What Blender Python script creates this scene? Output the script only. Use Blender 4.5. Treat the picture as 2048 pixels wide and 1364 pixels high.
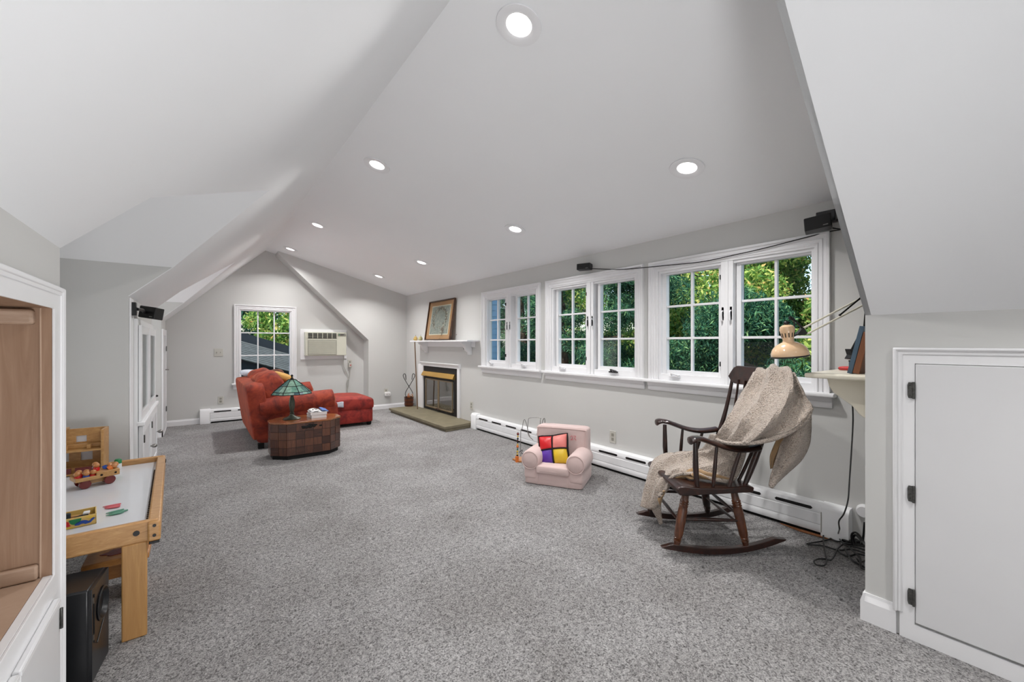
import bpy, bmesh, math, random
import numpy as np
from mathutils import Vector, Matrix, Euler, noise
from mathutils.geometry import delaunay_2d_cdt
random.seed(7)
R = math.radians
for o in list(bpy.data.objects): bpy.data.objects.remove(o)
C = bpy.context.scene.collection
scn = bpy.context.scene

# ---------------- camera ----------------
EYE = 1.2; FP = 830.0; HV = 686.0
TH = math.atan(630.0/830.0); CT, ST = math.cos(TH), math.sin(TH)
cam_d = bpy.data.cameras.new('camera'); cam = bpy.data.objects.new('camera', cam_d); C.objects.link(cam)
cam_d.sensor_width = 36.0; cam_d.lens = 36.0*FP/2048.0; cam_d.shift_y = 4.0/2048.0; cam_d.clip_start = 0.02; cam_d.clip_end = 200
cam.location = (0, 0, EYE); cam.rotation_euler = (R(90), 0, -TH)
scn.camera = cam

# ---------------- sky, sun, exposure ----------------
w = bpy.data.worlds.new('world'); scn.world = w; w.use_nodes = True
nt = w.node_tree; bg = nt.nodes['Background']
sky = nt.nodes.new('ShaderNodeTexSky'); sky.sky_type = 'NISHITA'; sky.sun_disc = False
sky.sun_elevation = R(48); sky.sun_rotation = R(250); sky.altitude = 0; sky.air_density = 1.0; sky.dust_density = 1.0
nt.links.new(sky.outputs[0], bg.inputs[0]); bg.inputs[1].default_value = 0.34
sun_d = bpy.data.lights.new('sun', 'SUN'); sun_d.energy = 7.5; sun_d.angle = R(0.6); sun_d.color = (1.0, .95, .86)
sun = bpy.data.objects.new('sun', sun_d); C.objects.link(sun)
sun.rotation_euler = Vector((0.62, 0.22, -0.78)).to_track_quat('-Z', 'Y').to_euler(); sun.location = (-10, 0, 12)
scn.view_settings.view_transform = 'Standard'; scn.view_settings.look = 'None'
scn.view_settings.gamma = 1; scn.view_settings.use_curve_mapping = False
scn.view_settings.exposure = 0.04
CAN_POWER = 12.5
def area(name, loc, aim, sx, sy, power, col=(1, 1, 1), spread=180):
    d = bpy.data.lights.new(name, 'AREA'); d.shape = 'RECTANGLE'; d.size = sx; d.size_y = sy; d.energy = power; d.color = col; d.spread = R(spread)
    o = bpy.data.objects.new(name, d); C.objects.link(o); o.location = loc; o.rotation_euler = Vector(aim).to_track_quat('-Z', 'Y').to_euler(); return o
# added soft fill behind the camera, aimed up to brighten ceiling and slopes
area('ceiling_fill', (.3, -.95, .25), (-.18, .80, .58), .8, .8, 24, (.98, .99, 1), 125)
# added fill lights inside the two left dormers, which have no windows
area('dormer_fill', (-1.58, 2.86, 1.12), (1, .0, .2), 1.6, 1.2, 5, (.97, .99, 1), 150)
area('dormer_fill', (-1.58, 6.16, 1.12), (1, .0, .12), 1.4, 1.2, 19, (.98, .99, 1), 150)


# ---------------- geometry of the view: a pixel and a plane give a point ----------------
RV = Vector((CT, -ST, 0)); FV = Vector((ST, CT, 0))
def pD(u, v, d): k = (u-1024)/FP; return RV*(k*d) + FV*d + Vector((0, 0, EYE-(v-HV)/FP*d))
def dX(u, X): k = (u-1024)/FP; return X/(ST+k*CT)
def dY(u, Y): k = (u-1024)/FP; return Y/(CT-k*ST)
def onX(u, v, X): return pD(u, v, dX(u, X))
def onY(u, v, Y): return pD(u, v, dY(u, Y))
def onZ(u, v, Z=0.0): return pD(u, v, (EYE-Z)*FP/(v-HV))
def yx(u, X): return onX(u, HV, X).y
def xy(u, Y): return onY(u, HV, Y).x
def zx(u, v, X): return onX(u, v, X).z
def zy(u, v, Y): return onY(u, v, Y).z

# ---------------- materials ----------------
def new_mat(name):
    m = bpy.data.materials.new(name); m.use_nodes = True
    return m, m.node_tree, m.node_tree.nodes['Principled BSDF']
def link(nt, a, b): nt.links.new(a, b)
def coord(nt, scale=(1, 1, 1), kind='Object'):
    tc = nt.nodes.new('ShaderNodeTexCoord'); mp = nt.nodes.new('ShaderNodeMapping'); mp.inputs['Scale'].default_value = scale
    link(nt, tc.outputs[kind], mp.inputs[0]); return mp.outputs[0]
def noise_node(nt, vec, scale, detail=4, rough=.5, dist=0):
    n = nt.nodes.new('ShaderNodeTexNoise'); n.inputs['Scale'].default_value = scale; n.inputs['Detail'].default_value = detail
    n.inputs['Roughness'].default_value = rough; n.inputs['Distortion'].default_value = dist; link(nt, vec, n.inputs['Vector']); return n.outputs[0]
def ramp(nt, fac, stops):
    r = nt.nodes.new('ShaderNodeValToRGB'); e = r.color_ramp.elements
    while len(e) < len(stops): e.new(.5)
    for i, (p, c) in enumerate(stops): e[i].position = p; e[i].color = (*c, 1)
    link(nt, fac, r.inputs[0]); return r.outputs[0]
def bump(nt, b, h, strength=.3, dist=.01):
    n = nt.nodes.new('ShaderNodeBump'); n.inputs['Strength'].default_value = strength; n.inputs['Distance'].default_value = dist
    link(nt, h, n.inputs['Height']); link(nt, n.outputs[0], b.inputs['Normal']); return n
def S(c):  # sRGB 0-255 to linear
    return tuple(((x/255)/12.92 if x/255 <= .04045 else ((x/255+.055)/1.055)**2.4) for x in c)
def plain(name, c, rough=.5, metal=0, var=.06, nscale=12, bmp=0.0, bscale=60, spec=None, coat=0, trans=0, sheen=0, dist=.002):
    m, nt, b = new_mat(name); c = S(c)
    v = coord(nt); f = noise_node(nt, v, nscale)
    link(nt, ramp(nt, f, [(.3, tuple(x*(1-var) for x in c)), (.7, tuple(min(1, x*(1+var)) for x in c))]), b.inputs['Base Color'])
    b.inputs['Roughness'].default_value = rough; b.inputs['Metallic'].default_value = metal
    if coat: b.inputs['Coat Weight'].default_value = coat; b.inputs['Coat Roughness'].default_value = .1
    if trans: b.inputs['Transmission Weight'].default_value = trans
    if sheen: b.inputs['Sheen Weight'].default_value = sheen
    if bmp: bump(nt, b, noise_node(nt, v, bscale, 3), bmp, dist)
    return m
def wood(name, c1, c2, scale=(30, 30, 2.5), rough=.35, coat=.2, ns=1.6, bmp=.12):
    m, nt, b = new_mat(name)
    v = coord(nt, scale); f = noise_node(nt, v, ns, 6, .6, 1.2)
    link(nt, ramp(nt, f, [(.3, S(c1)), (.55, S(tuple((a+d)/2 for a, d in zip(c1, c2)))), (.72, S(c2))]), b.inputs['Base Color'])
    b.inputs['Roughness'].default_value = rough; b.inputs['Coat Weight'].default_value = coat; b.inputs['Coat Roughness'].default_value = .15
    bump(nt, b, f, bmp, .002); return m

M = {}
M['wall'] = plain('wall_paint', (206, 206, 204), .6, var=.012, nscale=2, bmp=.05, bscale=240, dist=.0008)
M['ceil'] = plain('ceiling_paint', (243, 244, 246), .65, var=.01, nscale=1.2, bmp=.05, bscale=200, dist=.0008)
M['trim'] = plain('white_trim_paint', (238, 238, 240), .32, var=.01, nscale=8)
M['door'] = plain('white_door_paint', (222, 222, 224), .35, var=.01, nscale=5)
M['heater'] = plain('white_enamel', (240, 241, 243), .35, var=.02, nscale=9)
M['black'] = plain('black_plastic', (14, 14, 15), .35, var=.1)
M['satinblack'] = plain('satin_black', (22, 23, 26), .3, var=.08, bmp=.03, bscale=300)
M['void'] = plain('dark_void', (5, 5, 5), .9, var=0)
M['lampcream'] = plain('cream_enamel', (226, 190, 152), .18, var=.02, coat=.6)
M['shelfcream'] = plain('cream_shelf_paint', (223, 217, 200), .35, var=.02)
M['plate'] = plain('ivory_plastic', (198, 196, 188), .35, var=.02)
M['plate2'] = plain('grey_plastic', (150, 148, 138), .4, var=.02)
M['steel'] = plain('nickel', (150, 148, 145), .3, metal=1, var=.1, nscale=60)
M['hinge'] = plain('hinge_metal', (92, 92, 90), .35, metal=.8, var=.35, nscale=120)
M['brass'] = plain('brass', (214, 170, 92), .25, metal=.75, var=.05)
M['darkmetal'] = plain('dark_iron', (26, 24, 23), .45, metal=.6, var=.15)
M['copper'] = wood('copper_bucket', (48, 20, 12), (120, 62, 36), (1, 1, 20), .3, .3)
M['bronze'] = plain('aged_bronze', (74, 78, 68), .38, metal=.6, var=.25, nscale=40)
M['stone'] = plain('slate_hearth', (124, 116, 94), .6, var=.14, nscale=9, bmp=.3, bscale=30, dist=.004)
M['ac'] = plain('ac_cream_plastic', (205, 205, 190), .45, var=.02)
M['acgrille'] = plain('ac_grille_plastic', (158, 158, 146), .5, var=.05)
M['blacktrim'] = plain('fireplace_black', (12, 7, 6), .6, var=.2)
M['chairwood'] = wood('dark_walnut', (22, 9, 6), (64, 27, 14), (14, 14, 14), .28, .3, 1.2, .05)
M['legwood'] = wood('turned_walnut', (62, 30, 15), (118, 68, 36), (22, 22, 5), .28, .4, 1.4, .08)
M['lightwood'] = wood('pale_birch', (176, 128, 76), (208, 164, 110), (10, 40, 40), .35, .3)
M['legbirch'] = wood('birch_leg', (168, 122, 70), (192, 148, 92), (40, 40, 3), .35, .3)
M['toywood'] = wood('toy_maple', (176, 130, 76), (206, 162, 104), (12, 30, 30), .35, .3)
M['cabwood'] = wood('cabinet_plywood', (146, 114, 90), (172, 142, 118), (26, 26, 1.6), .6, 0, 1.4, .15)
M['cabrail'] = wood('cabinet_rail_wood', (166, 138, 116), (188, 162, 142), (3, 20, 20), .55, 0, 1.4, .08)
M['cabbase'] = wood('cabinet_bottom_wood', (176, 148, 126), (192, 166, 146), (5, 5, 5), .6, 0, 1.2, .03)
M['white_board'] = plain('whiteboard_laminate', (214, 216, 221), .12, var=.01)
M['red'] = plain('red_paint', (196, 30, 30), .35, var=.05)
M['darkred'] = plain('dark_red_paint', (108, 26, 20), .22, var=.15, coat=.5)
M['blue'] = plain('blue_paint', (34, 74, 160), .35, var=.08)
M['green'] = plain('green_paint', (20, 122, 72), .35, var=.06)
M['yellow'] = plain('yellow_paint', (222, 186, 70), .35, var=.06)
M['orange'] = plain('orange_paint', (220, 120, 50), .35, var=.06)
M['bead_tan'] = plain('bead_tan', (190, 128, 74), .3, var=.06, coat=.4)
M['magpink'] = plain('pink_magnet', (206, 98, 106), .5, var=.05)
M['maggreen'] = plain('green_magnet', (92, 150, 128), .5, var=.05)
M['paper'] = plain('paper_white', (224, 222, 222), .7, var=.03)
M['bookblue'] = plain('book_blue', (70, 92, 110), .5, var=.08)
M['bookbrown'] = plain('book_brown', (122, 74, 44), .5, var=.08)
M['coverblue'] = plain('cover_blue', (80, 120, 190), .4, var=.1)
M['pink'] = plain('pink_canvas', (208, 184, 180), .85, var=.03, nscale=5, bmp=.35, bscale=9, dist=.012, sheen=.2)
M['fur_black'] = plain('black_chenille', (14, 12, 16), .95, var=.3, nscale=90, bmp=1, bscale=120, dist=.01)
M['sat_red'] = plain('red_satin', (200, 18, 26), .4, var=.08, bmp=.3, bscale=14, dist=.01)
M['sat_pink'] = plain('coral_satin', (214, 120, 112), .45, var=.08, bmp=.3, bscale=14, dist=.01)
M['sat_purple'] = plain('purple_satin', (84, 44, 150), .4, var=.08, bmp=.3, bscale=14, dist=.01)
M['sat_gold'] = plain('gold_satin', (214, 178, 40), .4, var=.08, bmp=.3, bscale=14, dist=.01)
M['cord_grey'] = plain('grey_cord', (176, 174, 168), .5, var=.02)
M['towel'] = plain('pale_throw', (196, 202, 212), .9, var=.08, nscale=40, bmp=.5, bscale=120, dist=.004)
M['siding'] = plain('blue_siding', (186, 222, 252), .6, var=.02)
M['shingle'] = plain('grey_shingle', (84, 88, 88), .9, var=.25, nscale=9, bmp=.5, bscale=30, dist=.02)
M['fascia'] = plain('dark_fascia', (34, 42, 50), .7, var=.15)
M['bark'] = plain('bark', (74, 62, 50), .9, var=.35, nscale=6, bmp=.8, bscale=14, dist=.03)
M['rust'] = plain('rust_subfloor', (150, 96, 60), .9, var=.25, nscale=60)
M['lining'] = plain('tan_suede_lining', (158, 128, 92), .8, var=.1, nscale=9, bmp=.3, bscale=12, dist=.01, sheen=.4)

def velvet(name, c1, c2, c3):
    m, nt, b = new_mat(name); v = coord(nt, (1, 1, 1)); f = noise_node(nt, v, 9, 5, .65, .8)
    link(nt, ramp(nt, f, [(.3, S(c1)), (.5, S(c2)), (.75, S(c3))]), b.inputs['Base Color'])
    b.inputs['Roughness'].default_value = .75; b.inputs['Sheen Weight'].default_value = .25; b.inputs['Sheen Roughness'].default_value = .35
    b.inputs['Sheen Tint'].default_value = (*S((255, 150, 100)), 1)
    bump(nt, b, noise_node(nt, v, 6, 4), .35, .02); return m
M['velvet'] = velvet('rust_velvet', (82, 20, 10), (132, 40, 18), (172, 66, 34))
M['velvet_red'] = velvet('red_velvet', (86, 16, 14), (136, 32, 24), (164, 54, 40))

def fleece():
    m, nt, b = new_mat('sherpa_fleece'); v = coord(nt)
    f = noise_node(nt, v, 160, 3, .6, .6)
    vo = nt.nodes.new('ShaderNodeTexVoronoi'); vo.inputs['Scale'].default_value = 150; link(nt, v, vo.inputs['Vector'])
    big = noise_node(nt, v, 14, 3)
    mx = nt.nodes.new('ShaderNodeMath'); mx.operation = 'ADD'; link(nt, f, mx.inputs[0]); link(nt, vo.outputs['Distance'], mx.inputs[1])
    col = ramp(nt, mx.outputs[0], [(.35, S((118, 100, 86))), (.7, S((168, 149, 134))), (1.0, S((198, 184, 172)))])
    mix = nt.nodes.new('ShaderNodeMix'); mix.data_type = 'RGBA'; mix.blend_type = 'MULTIPLY'; mix.inputs[0].default_value = .3
    link(nt, col, mix.inputs[6]); link(nt, ramp(nt, big, [(.35, (.7, .66, .62)), (.65, (1, 1, 1))]), mix.inputs[7]); link(nt, mix.outputs[2], b.inputs['Base Color'])
    b.inputs['Roughness'].default_value = .95; b.inputs['Sheen Weight'].default_value = .4
    bn = bump(nt, b, mx.outputs[0], .9, .006); b2 = nt.nodes.new('ShaderNodeBump'); b2.inputs['Strength'].default_value = .8; b2.inputs['Distance'].default_value = .014; link(nt, noise_node(nt, coord(nt, (1, 1, 2.2)), 42, 3, .5, 2.0), b2.inputs['Height']); link(nt, b2.outputs[0], bn.inputs['Normal']); return m
M['fleece'] = fleece()

def carpet():
    m, nt, b = new_mat('grey_carpet'); v = coord(nt)
    fine = noise_node(nt, v, 150, 4, .7, .6); med = noise_node(nt, v, 62, 4, .65, 1.2); big = noise_node(nt, v, 2.2, 3, .55, .4)
    vo = nt.nodes.new('ShaderNodeTexVoronoi'); vo.inputs['Scale'].default_value = 110; link(nt, v, vo.inputs['Vector'])
    a = nt.nodes.new('ShaderNodeMath'); a.operation = 'MULTIPLY_ADD'; a.inputs[1].default_value = .55; link(nt, fine, a.inputs[0]); 
    a2 = nt.nodes.new('ShaderNodeMath'); a2.operation = 'MULTIPLY'; a2.inputs[1].default_value = .45; link(nt, med, a2.inputs[0]); link(nt, a2.outputs[0], a.inputs[2])
    col = ramp(nt, a.outputs[0], [(.34, S((58, 56, 55))), (.43, S((128, 126, 126))), (.5, S((174, 172, 172))), (.6, S((212, 210, 210)))])
    mix = nt.nodes.new('ShaderNodeMix'); mix.data_type = 'RGBA'; mix.blend_type = 'MULTIPLY'; mix.inputs[0].default_value = 1
    link(nt, col, mix.inputs[6]); link(nt, ramp(nt, big, [(.32, (.78, .77, .76)), (.66, (1, 1, 1))]), mix.inputs[7]); link(nt, mix.outputs[2], b.inputs['Base Color'])
    b.inputs['Roughness'].default_value = 1; b.inputs['Specular IOR Level'].default_value = .1
    bump(nt, b, a.outputs[0], 1.0, .02); return m
M['carpet'] = carpet()

def leaf_mat(name, stops, trans=.35):
    m, nt, b = new_mat(name); g = nt.nodes.new('ShaderNodeNewGeometry')
    link(nt, ramp(nt, g.outputs['Random Per Island'], [(p, S(c)) for p, c in stops]), b.inputs['Base Color'])
    b.inputs['Roughness'].default_value = .65; b.inputs['Specular IOR Level'].default_value = .25
    t = nt.nodes.new('ShaderNodeBsdfTranslucent'); link(nt, b.inputs['Base Color'].links[0].from_socket, t.inputs[0])
    mx = nt.nodes.new('ShaderNodeMixShader'); mx.inputs[0].default_value = trans
    out = nt.nodes['Material Output']; link(nt, b.outputs[0], mx.inputs[1]); link(nt, t.outputs[0], mx.inputs[2]); link(nt, mx.outputs[0], out.inputs[0]); return m
M['leaf_dark'] = leaf_mat('evergreen_needles', [(0, (30, 70, 58)), (.45, (50, 100, 78)), (.8, (84, 136, 96)), (1, (140, 178, 120))], .35)
M['leaf_bright'] = leaf_mat('maple_leaves', [(0, (70, 116, 56)), (.45, (118, 160, 78)), (.75, (172, 198, 104)), (.93, (226, 226, 140)), (1, (226, 170, 110))], .5)

def glass_mat(name, tint, refl=.05):
    m, nt, b = new_mat(name); nt.nodes.remove(b); out = nt.nodes['Material Output']
    t = nt.nodes.new('ShaderNodeBsdfTransparent'); t.inputs[0].default_value = (*tint, 1)
    g = nt.nodes.new('ShaderNodeBsdfGlossy'); g.inputs['Roughness'].default_value = .02
    lw = nt.nodes.new('ShaderNodeLayerWeight'); pw_ = nt.nodes.new('ShaderNodeMath'); pw_.operation = 'POWER'; pw_.inputs[1].default_value = 4; link(nt, lw.outputs['Facing'], pw_.inputs[0])
    ml = nt.nodes.new('ShaderNodeMath'); ml.operation = 'MULTIPLY_ADD'; ml.inputs[1].default_value = .4; ml.inputs[2].default_value = refl*refl*3; link(nt, pw_.outputs[0], ml.inputs[0])
    mx = nt.nodes.new('ShaderNodeMixShader'); link(nt, ml.outputs[0], mx.inputs[0]); link(nt, t.outputs[0], mx.inputs[1]); link(nt, g.outputs[0], mx.inputs[2])
    link(nt, mx.outputs[0], out.inputs[0]); return m
M['glass'] = glass_mat('window_glass', (.95, .97, .96))
M['smokeglass'] = glass_mat('smoked_glass', (.62, .56, .5), .3)
def emis(name, c, s):
    m, nt, b = new_mat(name); b.inputs['Base Color'].default_value = (*c, 1); b.inputs['Emission Color'].default_value = (*c, 1); b.inputs['Emission Strength'].default_value = s; return m
M['bulb'] = emis('lit_bulb', (1, .97, .93), 9.0)

# ---------------- mesh helper ----------------
def world_mat(o):
    m = o.matrix_basis.copy(); p = o.parent
    while p: m = p.matrix_basis @ m; p = p.parent
    return m
def tag(o, label=None, cat=None, group=None, kind=None):
    if label: o['label'] = label
    if cat: o['category'] = cat
    if group: o['group'] = group
    if kind: o['kind'] = kind
    return o
def thing(name, label, cat, loc=(0, 0, 0), group=None):
    o = bpy.data.objects.new(name, None); C.objects.link(o); o.location = loc; o.empty_display_size = .05
    return tag(o, label, cat, group)
def ortho(d):
    d = d.normalized(); a = Vector((0, 0, 1)) if abs(d.z) < .9 else Vector((1, 0, 0))
    u = d.cross(a).normalized(); return u, d.cross(u).normalized()
def catmull(P, n=6):
    P = [Vector(p) for p in P]; Q = [P[0]*2-P[1]]+P+[P[-1]*2-P[-2]]; out = []
    for i in range(1, len(Q)-2):
        a, b, c, d = Q[i-1:i+3]
        for k in range(n):
            t = k/n; out.append(.5*((2*b)+(c-a)*t+(2*a-5*b+4*c-d)*t*t+(3*b-a-3*c+d)*t**3))
    out.append(P[-1]); return out
class MB:
    def __init__(s, xf=None): s.v = []; s.f = []; s.fm = []; s.xf = xf; s.mi = 0
    def add(s, vs, fs):
        b = len(s.v)
        for p in vs: p = Vector(p); s.v.append(s.xf @ p if s.xf is not None else p)
        for f in fs: s.f.append([b+i for i in f]); s.fm.append(s.mi)
        return s
    def bx(s, x0, x1, y0, y1, z0, z1, m=None):
        vs = [Vector((x, y, z)) for z in (z0, z1) for y in (y0, y1) for x in (x0, x1)]
        if m is not None: vs = [m @ p for p in vs]
        return s.add(vs, [(0, 2, 3, 1), (4, 5, 7, 6), (0, 1, 5, 4), (2, 6, 7, 3), (0, 4, 6, 2), (1, 3, 7, 5)])
    def box(s, c, size, rot=None):
        m = Matrix.Translation(Vector(c)) @ (rot.to_4x4() if rot is not None else Matrix())
        a, b, d = [x/2 for x in size]; return s.bx(-a, a, -b, b, -d, d, m)
    def prism(s, pts, ext):
        n = len(pts); pts = [Vector(p) for p in pts]; ext = Vector(ext)
        s.add(pts+[p+ext for p in pts], [list(range(n))[::-1], list(range(n, 2*n))]+[(i, (i+1) % n, n+(i+1) % n, n+i) for i in range(n)]); return s
    def slab(s, o, e1, e2, outer, holes, thick):
        o, e1, e2, th = Vector(o), Vector(e1), Vector(e2), Vector(thick)
        loops = [[Vector((a, b)) for a, b in L] for L in [outer]+list(holes)]; flat = [p for L in loops for p in L]; ed = []; k = 0
        for L in loops: ed += [(k+i, k+(i+1) % len(L)) for i in range(len(L))]; k += len(L)
        r_ = delaunay_2d_cdt(flat, ed, [], 0, 1e-7); P = r_[0]; back = {}
        for i, src in enumerate(r_[3]): back[i] = src[0] if src else 0
        def inside(p, L):
            c = False
            for i in range(len(L)):
                a, b = L[i], L[i-1]
                if (a.y > p.y) != (b.y > p.y) and p.x < (b.x-a.x)*(p.y-a.y)/(b.y-a.y)+a.x: c = not c
            return c
        tris = []
        for t in r_[2]:
            c = (P[t[0]]+P[t[1]]+P[t[2]])/3
            if inside(c, loops[0]) and not any(inside(c, L) for L in loops[1:]): tris.append([back[i] for i in t])
        vs = [o+e1*p.x+e2*p.y for p in flat]; n = len(vs)
        fs = [tuple(t) for t in tris]+[tuple(n+i for i in t[::-1]) for t in tris]; b = 0
        for L in loops:
            k = len(L)
            for i in range(k): fs.append((b+i, b+(i+1) % k, n+b+(i+1) % k, n+b+i))
            b += k
        return s.add(vs+[p+th for p in vs], fs)
    def cyl(s, p0, p1, r0, r1=None, n=16):
        r1 = r0 if r1 is None else r1; p0, p1 = Vector(p0), Vector(p1); u, v = ortho(p1-p0)
        ring = lambda p, r: [p+(u*math.cos(2*math.pi*i/n)+v*math.sin(2*math.pi*i/n))*r for i in range(n)]
        return s.add(ring(p0, r0)+ring(p1, r1), [list(range(n)), list(range(n, 2*n))[::-1]]+[(i, n+i, n+(i+1) % n, (i+1) % n) for i in range(n)])
    def tube(s, pts, r, n=8, closed=False, flat=None):
        pts = [Vector(p) for p in pts]; N = len(pts); rs = r if isinstance(r, (list, tuple)) else [r]*N
        if len(rs) != N: rs = [float(x) for x in np.interp(np.linspace(0, 1, N), np.linspace(0, 1, len(rs)), rs)]
        u = None; vs = []; fs = []
        for i, p in enumerate(pts):
            if closed: d = pts[(i+1) % N]-pts[i-1]
            else: d = pts[min(i+1, N-1)]-pts[max(i-1, 0)]
            d.normalize()
            if u is None: u, _ = ortho(d)
            u = (u-d*u.dot(d)); u = u.normalized() if u.length > 1e-6 else ortho(d)[0]; w_ = d.cross(u)
            for k in range(n):
                a = 2*math.pi*k/n; vs.append(p+(u*math.cos(a)+w_*math.sin(a)*(flat or 1))*rs[i])
        for i in range(N if closed else N-1):
            j = (i+1) % N
            for k in range(n): fs.append((i*n+k, i*n+(k+1) % n, j*n+(k+1) % n, j*n+k))
        if not closed: fs += [list(range(n))[::-1], list(range((N-1)*n, N*n))]
        return s.add(vs, fs)
    def lathe(s, prof, o=(0, 0, 0), axis=(0, 0, 1), n=24, cap=True):
        o, d = Vector(o), Vector(axis).normalized(); u, v = ortho(d); vs = []; fs = []
        for r, z in prof:
            for k in range(n): a = 2*math.pi*k/n; vs.append(o+d*z+(u*math.cos(a)+v*math.sin(a))*r)
        for i in range(len(prof)-1):
            for k in range(n): fs.append((i*n+k, i*n+(k+1) % n, (i+1)*n+(k+1) % n, (i+1)*n+k))
        if cap: fs += [list(range(n))[::-1], list(range((len(prof)-1)*n, len(prof)*n))]
        return s.add(vs, fs)
    def sup(s, c, a, e1=.5, e2=.5, rot=None, nu=16, nv=24, fn=None):
        c = Vector(c); vs = []; fs = []
        pw = lambda x, e: math.copysign(abs(x)**e, x)
        for i in range(nu+1):
            ph = -math.pi/2+math.pi*i/nu
            for j in range(nv):
                t = 2*math.pi*j/nv
                p = Vector((a[0]*pw(math.cos(ph), e1)*pw(math.cos(t), e2), a[1]*pw(math.cos(ph), e1)*pw(math.sin(t), e2), a[2]*pw(math.sin(ph), e1)))
                if fn: p = fn(p)
                if rot is not None: p = rot @ p
                vs.append(c+p)
        for i in range(nu):
            for j in range(nv): fs.append((i*nv+j, i*nv+(j+1) % nv, (i+1)*nv+(j+1) % nv, (i+1)*nv+j))
        return s.add(vs, fs)
    def sheet(s, rows):
        n = len(rows[0]); vs = [p for r_ in rows for p in r_]
        return s.add(vs, [(i*n+j, i*n+j+1, (i+1)*n+j+1, (i+1)*n+j) for i in range(len(rows)-1) for j in range(n-1)])
    def build(s, name, mat, parent=None, bevel=0, seg=2, smooth=True, ang=38, recalc=True, solid=0, sub=0):
        me = bpy.data.meshes.new(name); vs = s.v
        if parent is not None: inv = world_mat(parent).inverted(); vs = [inv @ p for p in vs]
        me.from_pydata([tuple(p) for p in vs], [], s.f)
        mats = mat if isinstance(mat, (list, tuple)) else [mat]
        for m_ in mats: me.materials.append(M[m_] if isinstance(m_, str) else m_)
        if len(mats) > 1: me.polygons.foreach_set('material_index', s.fm)
        bm = bmesh.new(); bm.from_mesh(me); bmesh.ops.remove_doubles(bm, verts=bm.verts, dist=1e-6)
        if recalc: bmesh.ops.recalc_face_normals(bm, faces=bm.faces)
        bm.to_mesh(me); bm.free()
        if smooth:
            me.polygons.foreach_set('use_smooth', [True]*len(me.polygons)); me.set_sharp_from_angle(angle=R(ang))
        o = bpy.data.objects.new(name, me); C.objects.link(o)
        if parent is not None: o.parent = parent
        if solid: md = o.modifiers.new('s', 'SOLIDIFY'); md.thickness = solid; md.offset = 0; md.material_offset = len(mats)-1 and 1
        if bevel: md = o.modifiers.new('b', 'BEVEL'); md.width = bevel; md.segments = seg; md.limit_method = 'ANGLE'; md.angle_limit = R(40)
        if sub: md = o.modifiers.new('d', 'SUBSURF'); md.levels = sub; md.render_levels = sub
        return o
def smooth_rows(P, nu, nv):
    """P: grid of control points -> dense grid"""
    A = [catmull(r_, nv) for r_ in P]; cols = list(zip(*A)); B = [catmull(c_, nu) for c_ in cols]
    return [list(r_) for r_ in zip(*B)]
def mitred(b, prof, s0, s1, z0, z1, T_=None):
    """moulding around three sides of an opening: profile (w inward, depth t), mitred corners"""
    path = lambda w: [(s0+w, z0), (s0+w, z1-w), (s1-w, z1-w), (s1-w, z0)]
    vs = [((s, t, z) if T_ is None else T_(s, t, z)) for w, t in prof for s, z in path(w)]; n = len(prof)
    fs = [(i*4+j, i*4+j+1, ((i+1) % n)*4+j+1, ((i+1) % n)*4+j) for i in range(n) for j in range(3)]
    fs += [[i*4 for i in range(n)], [i*4+3 for i in range(n)][::-1]]; return b.add(vs, fs)
def circ(cx, cy, r, n=24): return [(cx+r*math.cos(2*math.pi*i/n), cy+r*math.sin(2*math.pi*i/n)) for i in range(n)]
def rect(a, b, c, d): return [(a, c), (b, c), (b, d), (a, d)]
# ======================= THE ROOM =======================
XL, XR, XW = -0.36, 2.31, 3.15           # left knee wall, right knee wall, window wall
YB, YN, YE, YF = -2.6, 0.508, 7.44, 7.72  # back wall, near dormer cheek, dormer end wall, gable wall
XRG, ZRG = 0.876, 2.688                   # ridge
ZL, ZR, ZW = 1.512, 1.32, 2.09            # knee wall tops, window wall top
SL = (ZRG-ZL)/(XRG-XL); SRR = (ZRG-ZR)/(XR-XRG); SC = (ZRG-ZW)/(XW-XRG)
zl = lambda x: ZRG-SL*(XRG-x)
zc = lambda x: ZRG-SC*(x-XRG)
zr = lambda x: ZRG-SRR*(x-XRG)
T = .14
def struct(o): o['kind'] = 'structure'; return o
struct(MB().bx(-1.75, XW+T, YB-T, YF+T, -.2, 0).build('floor', 'carpet', smooth=False))

# windows in the window wall: (casing u0,u1, mullion, two glass openings) measured on the wall
ZS, ZCT = .888, 1.895
units = [dict(c=(965.4, 1082.6), g=[(981, 1013), (1037.5, 1077.5)]),
         dict(c=(1093.5, 1288.8), g=[(1119.5, 1174.5), (1203.5, 1276)]),
         dict(c=(1300, 1662), g=[(1335.5, 1440), (1485, 1630)])]
GZ0, GZ1 = .972, 1.776
XG = XW+.055
wall_holes = []
for un in units:
    un['Y'] = (yx(un['c'][1], XW), yx(un['c'][0], XW))
    un['G'] = [(yx(b, XG), yx(a, XG)) for a, b in un['g']]
    un['H'] = (un['Y'][0]+.085, un['Y'][1]-.085, ZS, ZCT-.085)
    wall_holes.append(rect(*un['H']))
# fireplace opening
FY0, FY1 = yx(917.5, XW), yx(848.5, XW)
FZ0, FZ1 = .0, .81
wall_holes.append(rect(FY0+.02, FY1-.02, .08, FZ1-.02))
struct(MB().slab((XW, 0, 0), (0, 1, 0), (0, 0, 1), [(YN-T, 0), (YE+T, 0), (YE+T, ZW+.02), (YN-T, ZW+.02)], wall_holes, (.07, 0, 0)).build('wall_right', 'wall', smooth=False))
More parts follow.
